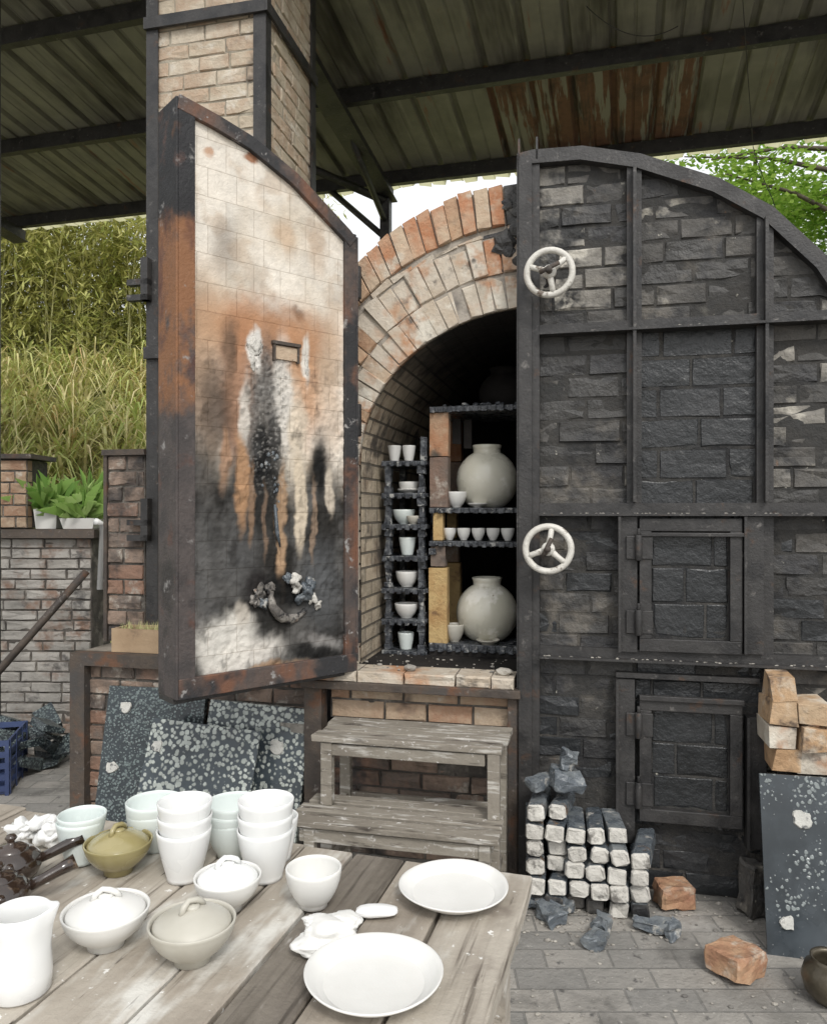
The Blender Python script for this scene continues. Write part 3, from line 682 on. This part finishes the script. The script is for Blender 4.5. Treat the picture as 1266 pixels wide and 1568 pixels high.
for r in range(4):
    x=.86+U(-.01,.01)
    for q,(wd) in enumerate((.09,.11,.1,.2)):
        hh=.085
        if r==3 and q>0: break
        if r==2 and q>1: break
        rot=U(-.12,.12)
        T=TR(x+wd/2,-.14+U(-.02,.02),z,rot)
        c.box(-wd/2+.003,wd/2-.003,-.085,.08,0,hh-.004,random.choice([0,2,2,3]),T,j=.009); x+=wd+.004
    z+=.086
c.box(.98,1.02,-.20,-.1,.745,.80,3,j=.01)
c.done('stacked_bricks',[m_orange,m_mortar_d,m_orange,m_whring],None,KM,.006)
c=MB()
cw=.076
for r in range(6):
    ncol=6 if r<4 else (5 if r==4 else 2)
    for q in range(ncol):
        cx=.025+q*cw+U(-.006,.006)+(.02 if r%2 else 0)*.4; cz=.033+r*.066+U(-.004,.004); L0=-.24+U(-.045,.02); sa=U(-.22,.22); tw=U(-.04,.04)
        hx,hz=.0355*U(.92,1.05),.0315*U(.92,1.03); cf=U(.18,.42)
        base=[(-1,-1+cf),(-1+cf,-1),(1-cf,-1),(1,-1+cf),(1,1-cf),(1-cf,1),(-1+cf,1),(-1,1-cf)]
        pts=[]
        for a,b2 in base:
            px_,pz_=a*hx*U(.90,1.04),b2*hz*U(.90,1.04); pts.append((px_*math.cos(sa*.5)-pz_*math.sin(sa*.5),px_*math.sin(sa*.5)+pz_*math.cos(sa*.5)))
        n=8
        vs=[(cx+p[0]*.84,L0+U(-.005,.005),cz+p[1]*.84) for p in pts]+[(cx+p[0],L0+.010,cz+p[1]) for p in pts]+[(cx+p[0]+tw,-.03,cz+p[1]) for p in pts]
        wh=0 if (r>0 or R()<.3) else 2
        fs=[]
        for o in (0,n):
            for e in range(n): f2=(e+1)%n; fs.append((o+e,o+n+e,o+n+f2,o+f2))
        c.add(vs,[tuple(range(n))]+fs[:n],wh); c.add(vs,fs[n:],1)
c.done('stacked_kiln_props',[m_endwhite,m_glassy,m_greybrick],None,KM)
# ------------------------------------------------------------------ bench
c=MB()
bx0,bx1=-.82,-.08
for i in range(3): c.box(bx0+U(-.01,.01),bx1+U(-.01,.01),-.15-i*.10,-.15-i*.10+.084,.605,.63,0,j=.003)
for i in range(3): c.box(bx0-.04+U(-.01,.01),bx1+.0+U(-.01,.01),-.30-i*.105,-.30-i*.105+.078,.335,.36,0,j=.003)
for x in (bx0+.03,bx1-.06):
    c.box(x,x+.045,-.11,-.07,0,.604,0); c.box(x,x+.045,-.345,-.305,.361,.604,0); c.box(x,x+.045,-.345,-.305,0,.334,0)
    c.box(x-.01,x+.03,-.50,-.46,0,.334,0); c.box(x+.008,x+.036,-.46,-.346,.29,.33,0); c.box(x+.008,x+.036,-.30,-.112,.29,.33,0); c.box(x+.008,x+.036,-.305,-.112,.56,.60,0)
    c.box(x+.01,x+.03,-.459,-.112,.10,.14,0)
c.box(bx0+.04,bx1-.07,-.34,-.315,.555,.60,0); c.box(bx0+.0,bx1-.07,-.495,-.475,.28,.33,0); c.box(bx0+.075,bx1-.062,-.10,-.08,.29,.33,0); c.box(bx0+.06,bx1-.07,-.488,-.47,.09,.13,0)
c.done('wooden_step_bench',[m_wood2],None,KM,.003)
# ------------------------------------------------------------------ floor things
def looseb(name,x,y,w,dd,h,rz,mat,ry=0,z=0,amp=.012,base=None):
    import bmesh
    bm=bmesh.new(); bmesh.ops.create_cube(bm,size=1); bmesh.ops.bevel(bm,geom=bm.edges[:],offset=.06,segments=1,affect='EDGES'); bmesh.ops.triangulate(bm,faces=bm.faces[:]); bmesh.ops.subdivide_edges(bm,edges=bm.edges[:],cuts=2,use_grid_fill=True)
    o=Vector((R()*50,R()*50,0)); q=MB(); vs=[]
    for v in bm.verts:
        p=Vector((v.co.x*w,v.co.y*dd,(v.co.z+.5)*h)); 
        nn=noise.noise_vector(p*22+o)*amp+noise.noise_vector(p*60+o)*amp*.35
        vs.append(p+nn)
    q.add(vs,[[v.index for v in f.verts] for f in bm.faces],0); bm.free()
    ob=q.done(name,[mat]); ob.matrix_world=(base or Matrix())@TR(x,y,z+.004,rz,0,ry); return ob
looseb('loose_brick',.99,2.93,.13,.10,.085,.1,m_redfrag); looseb('loose_brick',1.04,2.50,.15,.13,.08,.6,m_redfrag,.1)
looseb('concrete_block',1.26,2.87,.075,.08,.19,.3,m_greybrick,.05)
for a in ((.50,2.83,.07,.11,.045,.4),(.45,2.92,.10,.06,.04,.2),(.63,2.65,.06,.07,.045,1),(.56,2.88,.05,.13,.05,-.6),(.67,2.74,.05,.10,.05,-.5),(.85,2.74,.12,.04,.045,-.4),(.91,2.71,.05,.045,.06,.3)):
    looseb('glassy_brick',a[0],a[1],a[2],a[3],a[4],a[5],m_glassy,amp=.02)
looseb('glassy_brick',.13,-.15,.11,.10,.07,.4,m_glassy,.2,.43,.02,KM); looseb('glassy_brick',.14,-.14,.06,.06,.07,.2,m_glassy,.3,.50,.02,KM); looseb('glassy_brick',.04,-.16,.10,.05,.04,.9,m_glassy,0,.43,.015,KM)
pot('bronze_pot',[(0,0),(.045,0),(.075,.03),(.085,.07),(.075,.105),(.055,.12),(.06,.135),(.05,.13),(.05,.115),(.065,.07),(0,.03)],m_bronze,1.28,2.36,0)
q=MB()
for i in range(520):
    x=U(-.5,1.6); y=U(2.0,3.0)
    if R()<.6: x=random.gauss(.6,.3); y=random.gauss(2.9,.1)
    if y>3.0: y=3.0-R()*.3
    q.rock((x,y,.003),abs(random.gauss(.002,.003))+.0015,0,(1.3,1,.6),sub=1)
q.done('rubble_chips',[m_debris])
# ------------------------------------------------------------------ table
TM=Matrix.Translation((.197,1.53,0))@Matrix.Rotation(-math.radians(16.7),4,'Z')
c=MB()
x=.03; i=0
def plank(x0,x1,y0,y1,z1,t,mat):
    n=26; vs=[]
    for k2 in range(n+1):
        y=y0+(y1-y0)*k2/n; e0=.0025*noise.noise(Vector((x0*30,y*9,0)))+.0015*noise.noise(Vector((x0*30,y*40,0))); e1=.0025*noise.noise(Vector((x1*30,y*9,5)))
        zz=z1+.0012*noise.noise(Vector((x0*9,y*4,2)))
        vs+=[(x0+e0,y,zz-t),(x0+e0,y,zz-.003),(x0+e0+.003,y,zz),(x1+e1-.003,y,zz),(x1+e1,y,zz-.003),(x1+e1,y,zz-t)]
    fs=[]
    for k2 in range(n):
        for e in range(6):
            f2=(e+1)%6; fs.append((k2*6+e,k2*6+f2,(k2+1)*6+f2,(k2+1)*6+e)[::-1])
    fs.append((0,1,2,3,4,5)); fs.append(tuple(n*6+e for e in (5,4,3,2,1,0)))
    c.add(vs,fs,mat)
while x>-1.55:
    w=U(.11,.17) if i!=0 else .15
    plank(x-w+.006,x,-1.15,.06+U(-.012,.012),.75+U(-.002,.002),.03,2 if i==2 else 0); x-=w; i+=1
c.box(-1.5,.01,-.0,.03,.64,.715,1); c.box(-.02,.01,-1.1,-.001,.65,.715,1)
for (a,bb) in ((-.065,-.035),(-.065,-1.1),(-1.5,-.035),(-1.5,-1.1)):
    c.box(a,a+.06,bb-.03,bb+.03,0,.715,1,j=.002)
c.tube([(-.035,-.06,.42),(-.02,-.30,.64)],.018,6,1)
c.box(-.06,-.02,-1.07,-.066,.22,.27,1)
m_woodd=M('dark_table_plank',[(.10,.085,.068),(.18,.158,.13),(.14,.12,.1)],.75,1.3,[((.06,.05,.04),2.2,.5,.7,(18,.8,18)),((.38,.36,.33),6,.58,.72,(3,1,3))],.5,30,nvec=(9,1,9))
c.done('wooden_table',[m_wood,m_wood,m_woodd],None,TM)
TZ=.7525
def cupstack(name,x,y,rf,rr,h,n,step,mat,kind='cup'):
    q=MB()
    for i in range(n): q.lathe(bowlp(rf,rr,h,kind),36,0,c=(x+U(-.002,.002),y+U(-.002,.002),TZ+i*step))
    return q.done(name,[mat])
cupstack('teacup',-.712,1.65,.032,.050,.088,2,.012,m_celadon)
cupstack('teacup_stack',-.467,1.575,.034,.055,.10,3,.028,m_white)
cupstack('teacup_stack',-.302,1.575,.036,.057,.10,3,.030,m_white)
cupstack('bowl_stack',-.575,1.715,.035,.062,.085,2,.02,m_celadon,'round')
cupstack('bowl_stack',-.392,1.68,.035,.060,.08,3,.018,m_celadon,'round')
cupstack('teacup_stack',-.30,1.665,.034,.05,.09,1,.018,m_white)
cupstack('footed_bowl',-.191,1.465,.026,.053,.072,1,0,m_cream,'round')
def gaiwan(x,y,r,h,mat,rot,lidm=None,saucer=False):
    q=MB(); 
    q.lathe(bowlp(r*.42,r,h,'bell',.004,.010),44,0,c=(x,y,TZ))
    lr=r*.90; z0=TZ+h-.006
    pr=[(lr*.97,-.004),(lr,0),(lr*.97,.004),(lr*.8,.012),(lr*.55,.020),(lr*.3,.025),(.012,.027),(0,.027)]
    q.lathe(pr,44,1,c=(x,y,z0))
    T=TR(x,y,z0+.026,rot)
    q.tube([(-.022,0,-.004),(-.016,0,.007),(-.005,.003,.013),(.006,-.003,.013),(.016,0,.007),(.024,0,-.002)],[.005,.0055,.005,.005,.0055,.004],9,1,T)
    q.lathe([(.012,0),(.013,.004),(.010,.007),(0,.008)],16,1,c=(x,y,z0+.025))
    return q.done('lidded_teabowl',[mat,lidm or mat])
gaiwan(-.531,1.33,.073,.062,m_cream,.3); gaiwan(-.369,1.285,.072,.066,m_grayg,.9); gaiwan(-.350,1.452,.063,.062,m_cream,.5,m_white)
gaiwan(-.613,1.60,.069,.064,m_olive,1.2)
def plate(x,y,r,h):
    pr=[(0,.004),(r*.55,.004),(r*.56,0),(r*.6,0),(r*.62,.006),(r*.85,h*.55),(r,h*.93),(r*1.01,h),(r*.99,h*1.05),(r*.93,h*.85),(r*.86,h*.62),(r*.80,h*.42),(r*.74,.0115),(r*.6,.010),(r*.3,.009),(0,.009)]
    q=MB(); 
    ph=R()*6
    q.lathe(pr,64,0,c=(x,y,TZ),fn=lambda p,a,rr,z:(p[0],p[1],p[2]+(.0015*math.sin(2*a+ph)*(rr/r)**2)))
    q.done('shallow_plate',[m_cream])
plate(.077,1.49,.105,.028); plate(-.062,1.205,.108,.031)
q=MB()
def spout(p,a,r,z):
    a2=(a+math.pi)%(2*math.pi)-math.pi
    w=math.exp(-((a2-.2)/.28)**2)*SS(.07,.125,z)
    k2=1+.30*w if r>.01 else 1
    return (-.612+(p[0]+.612)*k2,1.20+(p[1]-1.20)*k2,p[2]+.006*w)
pr=[(0,.002),(.040,0),(.044,.004),(.046,.03),(.044,.07),(.041,.10),(.044,.125),(.042,.128),(.039,.124),(.038,.10),(.041,.07),(.042,.03),(.038,.008),(0,.007)]
q.lathe(pr,64,0,c=(-.612,1.20,TZ),fn=spout)
q.tube([(-.653,1.19,TZ+.11),(-.68,1.18,TZ+.105),(-.69,1.18,TZ+.07),(-.672,1.185,TZ+.035),(-.655,1.19,TZ+.03)],[.006]*5,9,0)
q.done('white_pitcher',[m_white])
def teapot(x,y,rot,s_=1):
    q=MB(); T=TR(x,y,TZ,rot)@Matrix.Scale(s_,4)
    q.lathe([(0,0),(.035,0),(.05,.012),(.058,.03),(.055,.048),(.042,.060),(.030,.064),(.028,.068),(.0,.068)],36,0,T)
    q.lathe([(.034,.0),(.033,.004),(.02,.010),(.008,.013),(.007,.018),(.012,.024),(.008,.030),(0,.031)],24,0,T,c=(0,0,.063))
    q.tube([(.05,0,.035),(.08,0,.045),(.11,0,.056),(.135,0,.065)],[.010,.0105,.012,.015],12,0,T)
    q.tube([(0,-.045,.03),(0,-.075,.045),(0,-.09,.065)],[.014,.010,.007],10,0,T)
    q.done('brown_teapot',[m_brownglaze])
teapot(-.815,1.56,.45,1.0); teapot(-.775,1.435,.55,1.0)
q=MB()
def lump(c0,r,sq,sub=4,amp=.25): q.rock(c0,r,0,sq,sub=sub,amp=amp)
lump((-.148,1.335,TZ+.020),.045,(1.05,.85,.50),4,.3); lump((-.16,1.31,TZ+.012),.04,(1.1,.8,.35),4,.3); lump((-.12,1.345,TZ+.032),.028,(1.1,.9,.45),4,.35); lump((-.165,1.345,TZ+.033),.022,(1.2,.8,.4),4,.35)
q.done('crumpled_cloth',[m_cream])
q=MB(); lump((-.068,1.425,TZ+.009),.036,(1.1,.55,.27),4,.15); q.done('white_sponge',[m_white])
q=MB()
for i in range(9): lump((-.85+U(-.04,.05),1.73+U(-.03,.03),TZ+.02+U(0,.02)),U(.015,.026),(1,1,.8),3,.7)
q.done('crumpled_tissue',[m_white])
# ------------------------------------------------------------------ roof
r=MB()
pitch=.30; xs=[]
x=-9
while x<9:
    for dx,dz in ((0,0),(.10,0),(.106,.008),(.118,.008),(.124,0),(.235,0),(.25,.035),(.28,.035),(.295,0)): xs.append((x+dx,dz))
    x+=pitch
ys=[-3.7,-2.4,-1.2,.04]
vs=[];
for y in ys:
    for (a,dz) in xs: vs.append((a,y,-.1*y+dz+.055+ (U(-.004,.004))))
n=len(xs); fs=[];
for jy in range(len(ys)-1):
    for i in range(n-1): fs.append((jy*n+i,jy*n+i+1,(jy+1)*n+i+1,(jy+1)*n+i))
r.add(vs,fs,0)
for fi in range(len(fs)):
    vv=r.v[r.f[fi][0]]
    if .75<vv.x<2.35 and vv.y>-1.3: r.m[fi]=2
vs=[]
for y in (.03,.26):
    for (a,dz) in xs: vs.append((a,y+U(-.03,.04)*(y>.1),-.1*y+dz+.045))
r.add(vs,[(i,i+1,n+i+1,n+i) for i in range(n-1)],1)
for y in (-.03,-1.22,-2.35,-3.5): r.box(-9,9,y-.03,y+.03,-.1*y-.07,-.1*y+.045,3)
for x in (-4.3,-.25,3.9):
    T=Matrix.Rotation(-math.atan(.1),4,'X')
    r.box(x-.05,x+.05,-3.6,.05,-.19,-.075,3,T)
    r.box(x-.09,x+.09,-3.6,.05,-.20,-.19,3,T)
for x in (-.25,):
    r.tube([(x,-.03,-.55),(x-.6,-.03,.0)],.028,4,3); r.tube([(x,-.1,-.40),(x,-1.2,.0)],.028,4,3); r.tube([(x-1.0,-1.2,.02),(x,-.06,-.22)],.04,4,3)
r.done('corrugated_shed_roof',[m_roof,m_translucent,m_roofrust,m_steel],None,RM)
for (x,y) in ((-.25,-.04),(-4.9,-.04),(3.9,-.04)):
    q=MB(); q.box(x-.045,x+.045,y-.045,y+.045,-4.55,-.20,0); q.box(x-.1,x+.1,y-.1,y+.1,-4.55,-4.53,0); q.done('steel_post',[m_steel],None,RM,.004)
q=MB(); q.box(-2.46,-2.41,4.45,4.5,0,5.2,0); q.box(-2.5,-2.37,4.4,4.55,0,.02,0); q.done('steel_post',[m_steel])
q=MB()
def wire(a,b,sag,rr=.003,n=16):
    a=Vector(a);b=Vector(b); q.tube([a.lerp(b,i/n)-Vector((0,0,sag*4*(i/n)*(1-i/n))) for i in range(n+1)],rr,5,0)
wire((1.95,4.6,4.8),(2.6,5.9,4.3),.02); wire((2.6,5.9,4.3),(2.75,5.9,3.9),.03); wire((2.75,5.9,3.9),(3.6,6.1,2.6),.3)
wire((1.1,4.9,4.72),(1.75,5.1,4.72),.12)
q.done('hanging_cable',[m_steel])
# ------------------------------------------------------------------ left wall etc
c=MB()
T=TR(-3.6,5.0,0,-.02)
c.wall(0,1.52,0,1.33,0,.22,.065,mat=0,mort=1,T=T,depth=.1,dj=.006,j=.005)
c.box(0,1.52,.02,.3,0,1.33,1,T); c.box(-.05,1.56,-.05,.34,1.335,1.39,2,T,j=.004)
c.done('whitewashed_brick_wall',[m_whitewash,m_mortar_r,m_rust])
c=MB(); T=TR(-3.4,4.98,0)
c.wall(0,.90,1.395,1.84,0,.22,.08,mat=0,mort=1,T=T,depth=.08); c.box(0,.89,.03,.3,1.395,1.84,1,T); c.box(-.03,.94,-.03,.33,1.845,1.875,2,T)
c.done('brick_parapet',[m_tanbrick,m_mortar_r,m_rust])
c=MB(); c.tube([(-1.93,4.55,1.15),(-2.5,4.35,.42)],.022,8,0); c.done('diagonal_steel_pipe',[m_rust])
c=MB(); c.tube([(-2.02,4.97,1.0),(-2.0,4.97,1.42),(-2.02,4.9,1.44)],.022,10,0); c.done('white_downpipe',[m_white])
def planter(x,y,z,w,h,big=1.):
    q=MB(); 
    vs=[(sx*w*.42,sy*w*.42,0) for sx,sy in((-1,-1),(1,-1),(1,1),(-1,1))]+[(sx*w*.5,sy*w*.5,h) for sx,sy in((-1,-1),(1,-1),(1,1),(-1,1))]+[(sx*w*.44,sy*w*.44,h) for sx,sy in((-1,-1),(1,-1),(1,1),(-1,1))]+[(sx*w*.40,sy*w*.40,h*.8) for sx,sy in((-1,-1),(1,-1),(1,1),(-1,1))]
    fs=[]
    for o in (0,4,8):
        for i in range(4): k2=(i+1)%4; fs.append((o+i,o+k2,o+4+k2,o+4+i))
    fs.append((12,13,14,15)); fs.append((3,2,1,0))
    q.add(vs,fs,0,False,TR(x,y,z,.1)); 
    for i in range(110):
        a=U(0,6.28); l=U(.12,.34)*big; e=U(.3,1.35); w2=.013
        base=Vector((x+U(-.06,.06),y+U(-.06,.06),z+h*.8)); dr=Vector((math.cos(a)*math.cos(e),math.sin(a)*math.cos(e),math.sin(e))); sd=Vector((-math.sin(a),math.cos(a),0))*w2
        m1=base+dr*l*.55+Vector((0,0,.02)); t=base+dr*l-Vector((0,0,l*.25))
        q.add([base-sd*.3,base+sd*.3,m1+sd,t,m1-sd],[(0,1,2,3,4)],1)
    q.done('potted_plant',[m_cream,m_green4])
planter(-2.42,5.12,1.39,.15,.13,1.2); planter(-2.2,5.12,1.39,.22,.07,1.2); planter(-2.3,5.5,1.35,.12,.13,1.7)
c=MB(); T=TR(-2.46,4.2,0,.25)
for zz in (.02,.08,.14,.20,.26):
    c.box(-.28,.28,-.2,-.19,zz,zz+.03,0,T); c.box(-.28,.28,.19,.2,zz,zz+.03,0,T); c.box(-.28,-.27,-.19,.19,zz,zz+.03,0,T); c.box(.27,.28,-.19,.19,zz,zz+.03,0,T)
for xx in (-.28,-.14,0,.14,.26): c.box(xx,xx+.02,-.205,-.201,0,.29,0,T); c.box(xx,xx+.02,.201,.205,0,.29,0,T)
for yy in (-.19,-.06,.07,.18): c.box(.281,.285,yy,yy+.02,0,.29,0,T)
c.box(-.27,.27,-.19,.19,.005,.02,0,T)
c.done('blue_plastic_crate',[m_blue])
c=MB()
for i in range(22): 
    T=TR(-2.25+U(-.25,.2),4.5+U(-.2,.2),.02+U(0,.26),U(0,3),U(-.6,.6),U(-.6,.6)); c.box(-U(.04,.12),U(.04,.12),-U(.03,.08),U(.03,.08),0,U(.02,.06),0,T,j=.012)
c.done('kiln_rubble_heap',[m_speck2],None,None,.006)
# ------------------------------------------------------------------ ground, pavement, hill
g=MB(); g.add([(-150,-150,-.006),(150,-150,-.006),(150,150,-.006),(-150,150,-.006)],[(0,1,2,3)]); g.done('ground',[m_ground])
g=MB(); g.add([(-9,-6,0),(9,-6,0),(9,6.9,0),(-9,6.9,0)],[(0,1,2,3)],0,False,TR(0,0,0,-A)); g.done('pavement',[m_floor])
def hz(x,y):
    a=max(0,y-7.9); lf=SS(2.5,-1.2,x)
    h=min(a,3.0)*1.12+max(0,a-3.0)*(.30)
    return h*(.25+.75*lf)+.12*noise.noise(Vector((x*.8,y*.8,0)))*min(1,a)-.05*(a<=0)
g=MB(); nx,ny=90,60; vs=[]
for jy in range(ny+1):
    for i in range(nx+1):
        x=-28+56*i/nx; y=7.6+ (25*(jy/ny)**1.7); vs.append((x,y,hz(x,y)-.01))
g.add(vs,[(jy*(nx+1)+i,jy*(nx+1)+i+1,(jy+1)*(nx+1)+i+1,(jy+1)*(nx+1)+i) for jy in range(ny) for i in range(nx)],0,True)
m_bank=M('bank_vegetation',[(.18,.22,.07),(.34,.35,.14),(.28,.24,.13)],.95,1.5,(),.8,8,bdist=.1)
g.done('hillside',[m_bank])
g=MB()
def blade(p,a,l,w,droop,mat=0):
    d1=Vector((math.cos(a),math.sin(a),0)); sd=Vector((-d1.y,d1.x,0))*w
    pts=[]
    for i in range(5):
        t=i/4; hgt=l*(t*.95-droop*t*t*t*.9); out=l*(.12*t+.55*droop*t*t)
        pts.append(p+d1*out+Vector((0,0,hgt)))
    vs=[]
    for i,q in enumerate(pts): ww=(1,1.1,.9,.6,.05)[i]; vs+=[q-sd*ww,q+sd*ww]
    g.add(vs,[(2*i,2*i+1,2*i+3,2*i+2) for i in range(4)],mat)
for cl in range(300):
    x=U(-6.6,-1.8); y=U(8.4,11.0); z0=hz(x,y)
    hh=U(.6,1.4)
    for b_ in range(28): blade(Vector((x+U(-.14,.14),y+U(-.14,.14),z0-.05)),U(0,6.28),hh*U(.5,1.2),U(.009,.020),U(.5,1.3))
g.done('tall_grass',[m_green2])
g=MB()
for cl in range(60):
    x=U(-3.6,-2.3); y=U(5.8,6.8); hh=U(.3,.5)
    for b_ in range(26): blade(Vector((x+U(-.12,.12),y+U(-.12,.12),.7+U(0,.3))),U(0,6.28),hh*U(.6,1.1),U(.014,.026),U(.5,1.1))
    g.tube([(x,y,-.02),(x,y,.9)],.012,5,0,cap=False)
g.done('garden_shrubs',[m_green4])
g=MB()
def leafq(p,a,e,l,w,mat):
    dr=Vector((math.cos(a)*math.cos(e),math.sin(a)*math.cos(e),math.sin(e))); sd=Vector((-math.sin(a),math.cos(a),U(-.5,.5)))*w
    m1=p+dr*l*.45; g.add([p,m1+sd,p+dr*l,m1-sd],[(0,1,2,3)],mat)
for st in range(260):
    x=U(-8.6,-2.2); y=11.1+2.6*R()**1.6; z0=hz(x,y); H=U(2.0,4.4); a=U(0,6.28); lean=U(.2,1.1)
    pts=[Vector((x+math.cos(a)*lean*(t/6)**2.2,y+math.sin(a)*lean*(t/6)**2.2-.4*(t/6)**3,z0+H*(t/6)*(1-.08*(t/6)))) for t in range(7)]
    g.tube(pts,[.012,.011,.010,.008,.006,.004,.002],4,1,cap=False)
    cls=[(U(.3,6),random.gauss(0,.28),random.gauss(0,.28)) for _ in range(13)]
    for lf in range(230):
        ct,ox,oy=random.choice(cls); t=min(5.99,max(.01,ct+random.gauss(0,.25))); i=min(5,int(t)); p=pts[i].lerp(pts[i+1],t-i)
        sp=.13; p=p+Vector((ox+random.gauss(0,sp),oy+random.gauss(0,sp),random.gauss(0,.10)))
        leafq(p,U(0,6.28),U(-1.1,.1),U(.13,.26),U(.012,.021),0)
g.done('bamboo_grove',[m_green1,m_culm])
def tree(name,x,y,H,cr,nl):
    global g
    g=MB(); z0=max(0,hz(x,y))-.1
    tr=[Vector((x,y,z0)),Vector((x+.1,y,z0+H*.3)),Vector((x-.05,y+.1,z0+H*.6)),Vector((x+.1,y,z0+H*.95))]
    g.tube(tr,[.16,.12,.08,.02],9,1)
    cl=[]
    for b_ in range(34):
        t=U(.3,.95); base=tr[0].lerp(tr[3],t); a=U(0,6.28); l=cr*U(.5,1.05)*(1.15-.6*abs(t-.55))
        tip=base+Vector((math.cos(a)*l,math.sin(a)*l,U(.0,.6)*l))
        mid=base.lerp(tip,.5)+Vector((0,0,.1)); g.tube([base,mid,tip],[.04,.025,.008],5,1,cap=False)
        for k2 in range(4): cl.append(base.lerp(tip,U(.45,1.1))+Vector((U(-.25,.25),U(-.25,.25),U(-.2,.25))))
    for p in cl:
        r0=U(.16,.34)
        for i in range(nl):
            q=p+Vector((random.gauss(0,r0),random.gauss(0,r0),random.gauss(0,r0*.6)))
            leafq(q,U(0,6.28),U(-.8,.4),U(.07,.13),U(.02,.035),0)
    g.done(name,[m_green3,m_bark])
tree('broadleaf_tree',5.3,9.2,6.4,2.0,120)
tree('broadleaf_tree',7.0,10.5,7.0,2.2,90)
tree('broadleaf_tree',5.0,11.5,6.3,1.5,100)
tree('broadleaf_tree',-9.5,16,8,3,50)
# ------------------------------------------------------------------ light
w=bpy.data.worlds.new('World'); sc.world=w; w.use_nodes=True; nt=w.node_tree
bg=nt.nodes['Background']; sky=nt.nodes.new('ShaderNodeTexSky'); sky.sky_type='NISHITA'; sky.sun_disc=False
EL=math.radians(46); 
dirv=Vector((.28,-.96,0)).normalized()
sky.sun_elevation=EL; sky.sun_rotation=math.atan2(dirv.x,dirv.y); sky.dust_density=4; sky.air_density=1.3
hs=nt.nodes.new('ShaderNodeHueSaturation'); hs.inputs['Saturation'].default_value=.22; hs.inputs['Value'].default_value=1.5
nt.links.new(sky.outputs[0],hs.inputs['Color'])
mx=nt.nodes.new('ShaderNodeMix'); mx.data_type='RGBA'; mx.inputs[0].default_value=.65; mx.inputs[7].default_value=(8.4,8.5,8.6,1)
nt.links.new(hs.outputs[0],mx.inputs[6]); nt.links.new(mx.outputs[2],bg.inputs[0]); bg.inputs[1].default_value=.15
ld=bpy.data.lights.new('sun','SUN'); ld.energy=1.5; ld.angle=math.radians(12); ld.color=(1,.97,.92)
lo=bpy.data.objects.new('sun',ld); sc.collection.objects.link(lo)
sv=Vector((dirv.x*math.cos(EL),dirv.y*math.cos(EL),math.sin(EL)))
lo.rotation_euler=sv.to_track_quat('Z','Y').to_euler(); lo.location=(0,-5,10)
cd=bpy.data.cameras.new('camera'); co=bpy.data.objects.new('camera',cd); sc.collection.objects.link(co)
co.location=(0,0,1.5); co.rotation_euler=(math.pi/2,0,0)
cd.sensor_fit='VERTICAL'; cd.sensor_height=34.6; cd.lens=26; cd.clip_end=600; cd.clip_start=.02
sc.camera=co
sc.view_settings.view_transform='Standard'; sc.view_settings.look='None'; sc.view_settings.exposure=0
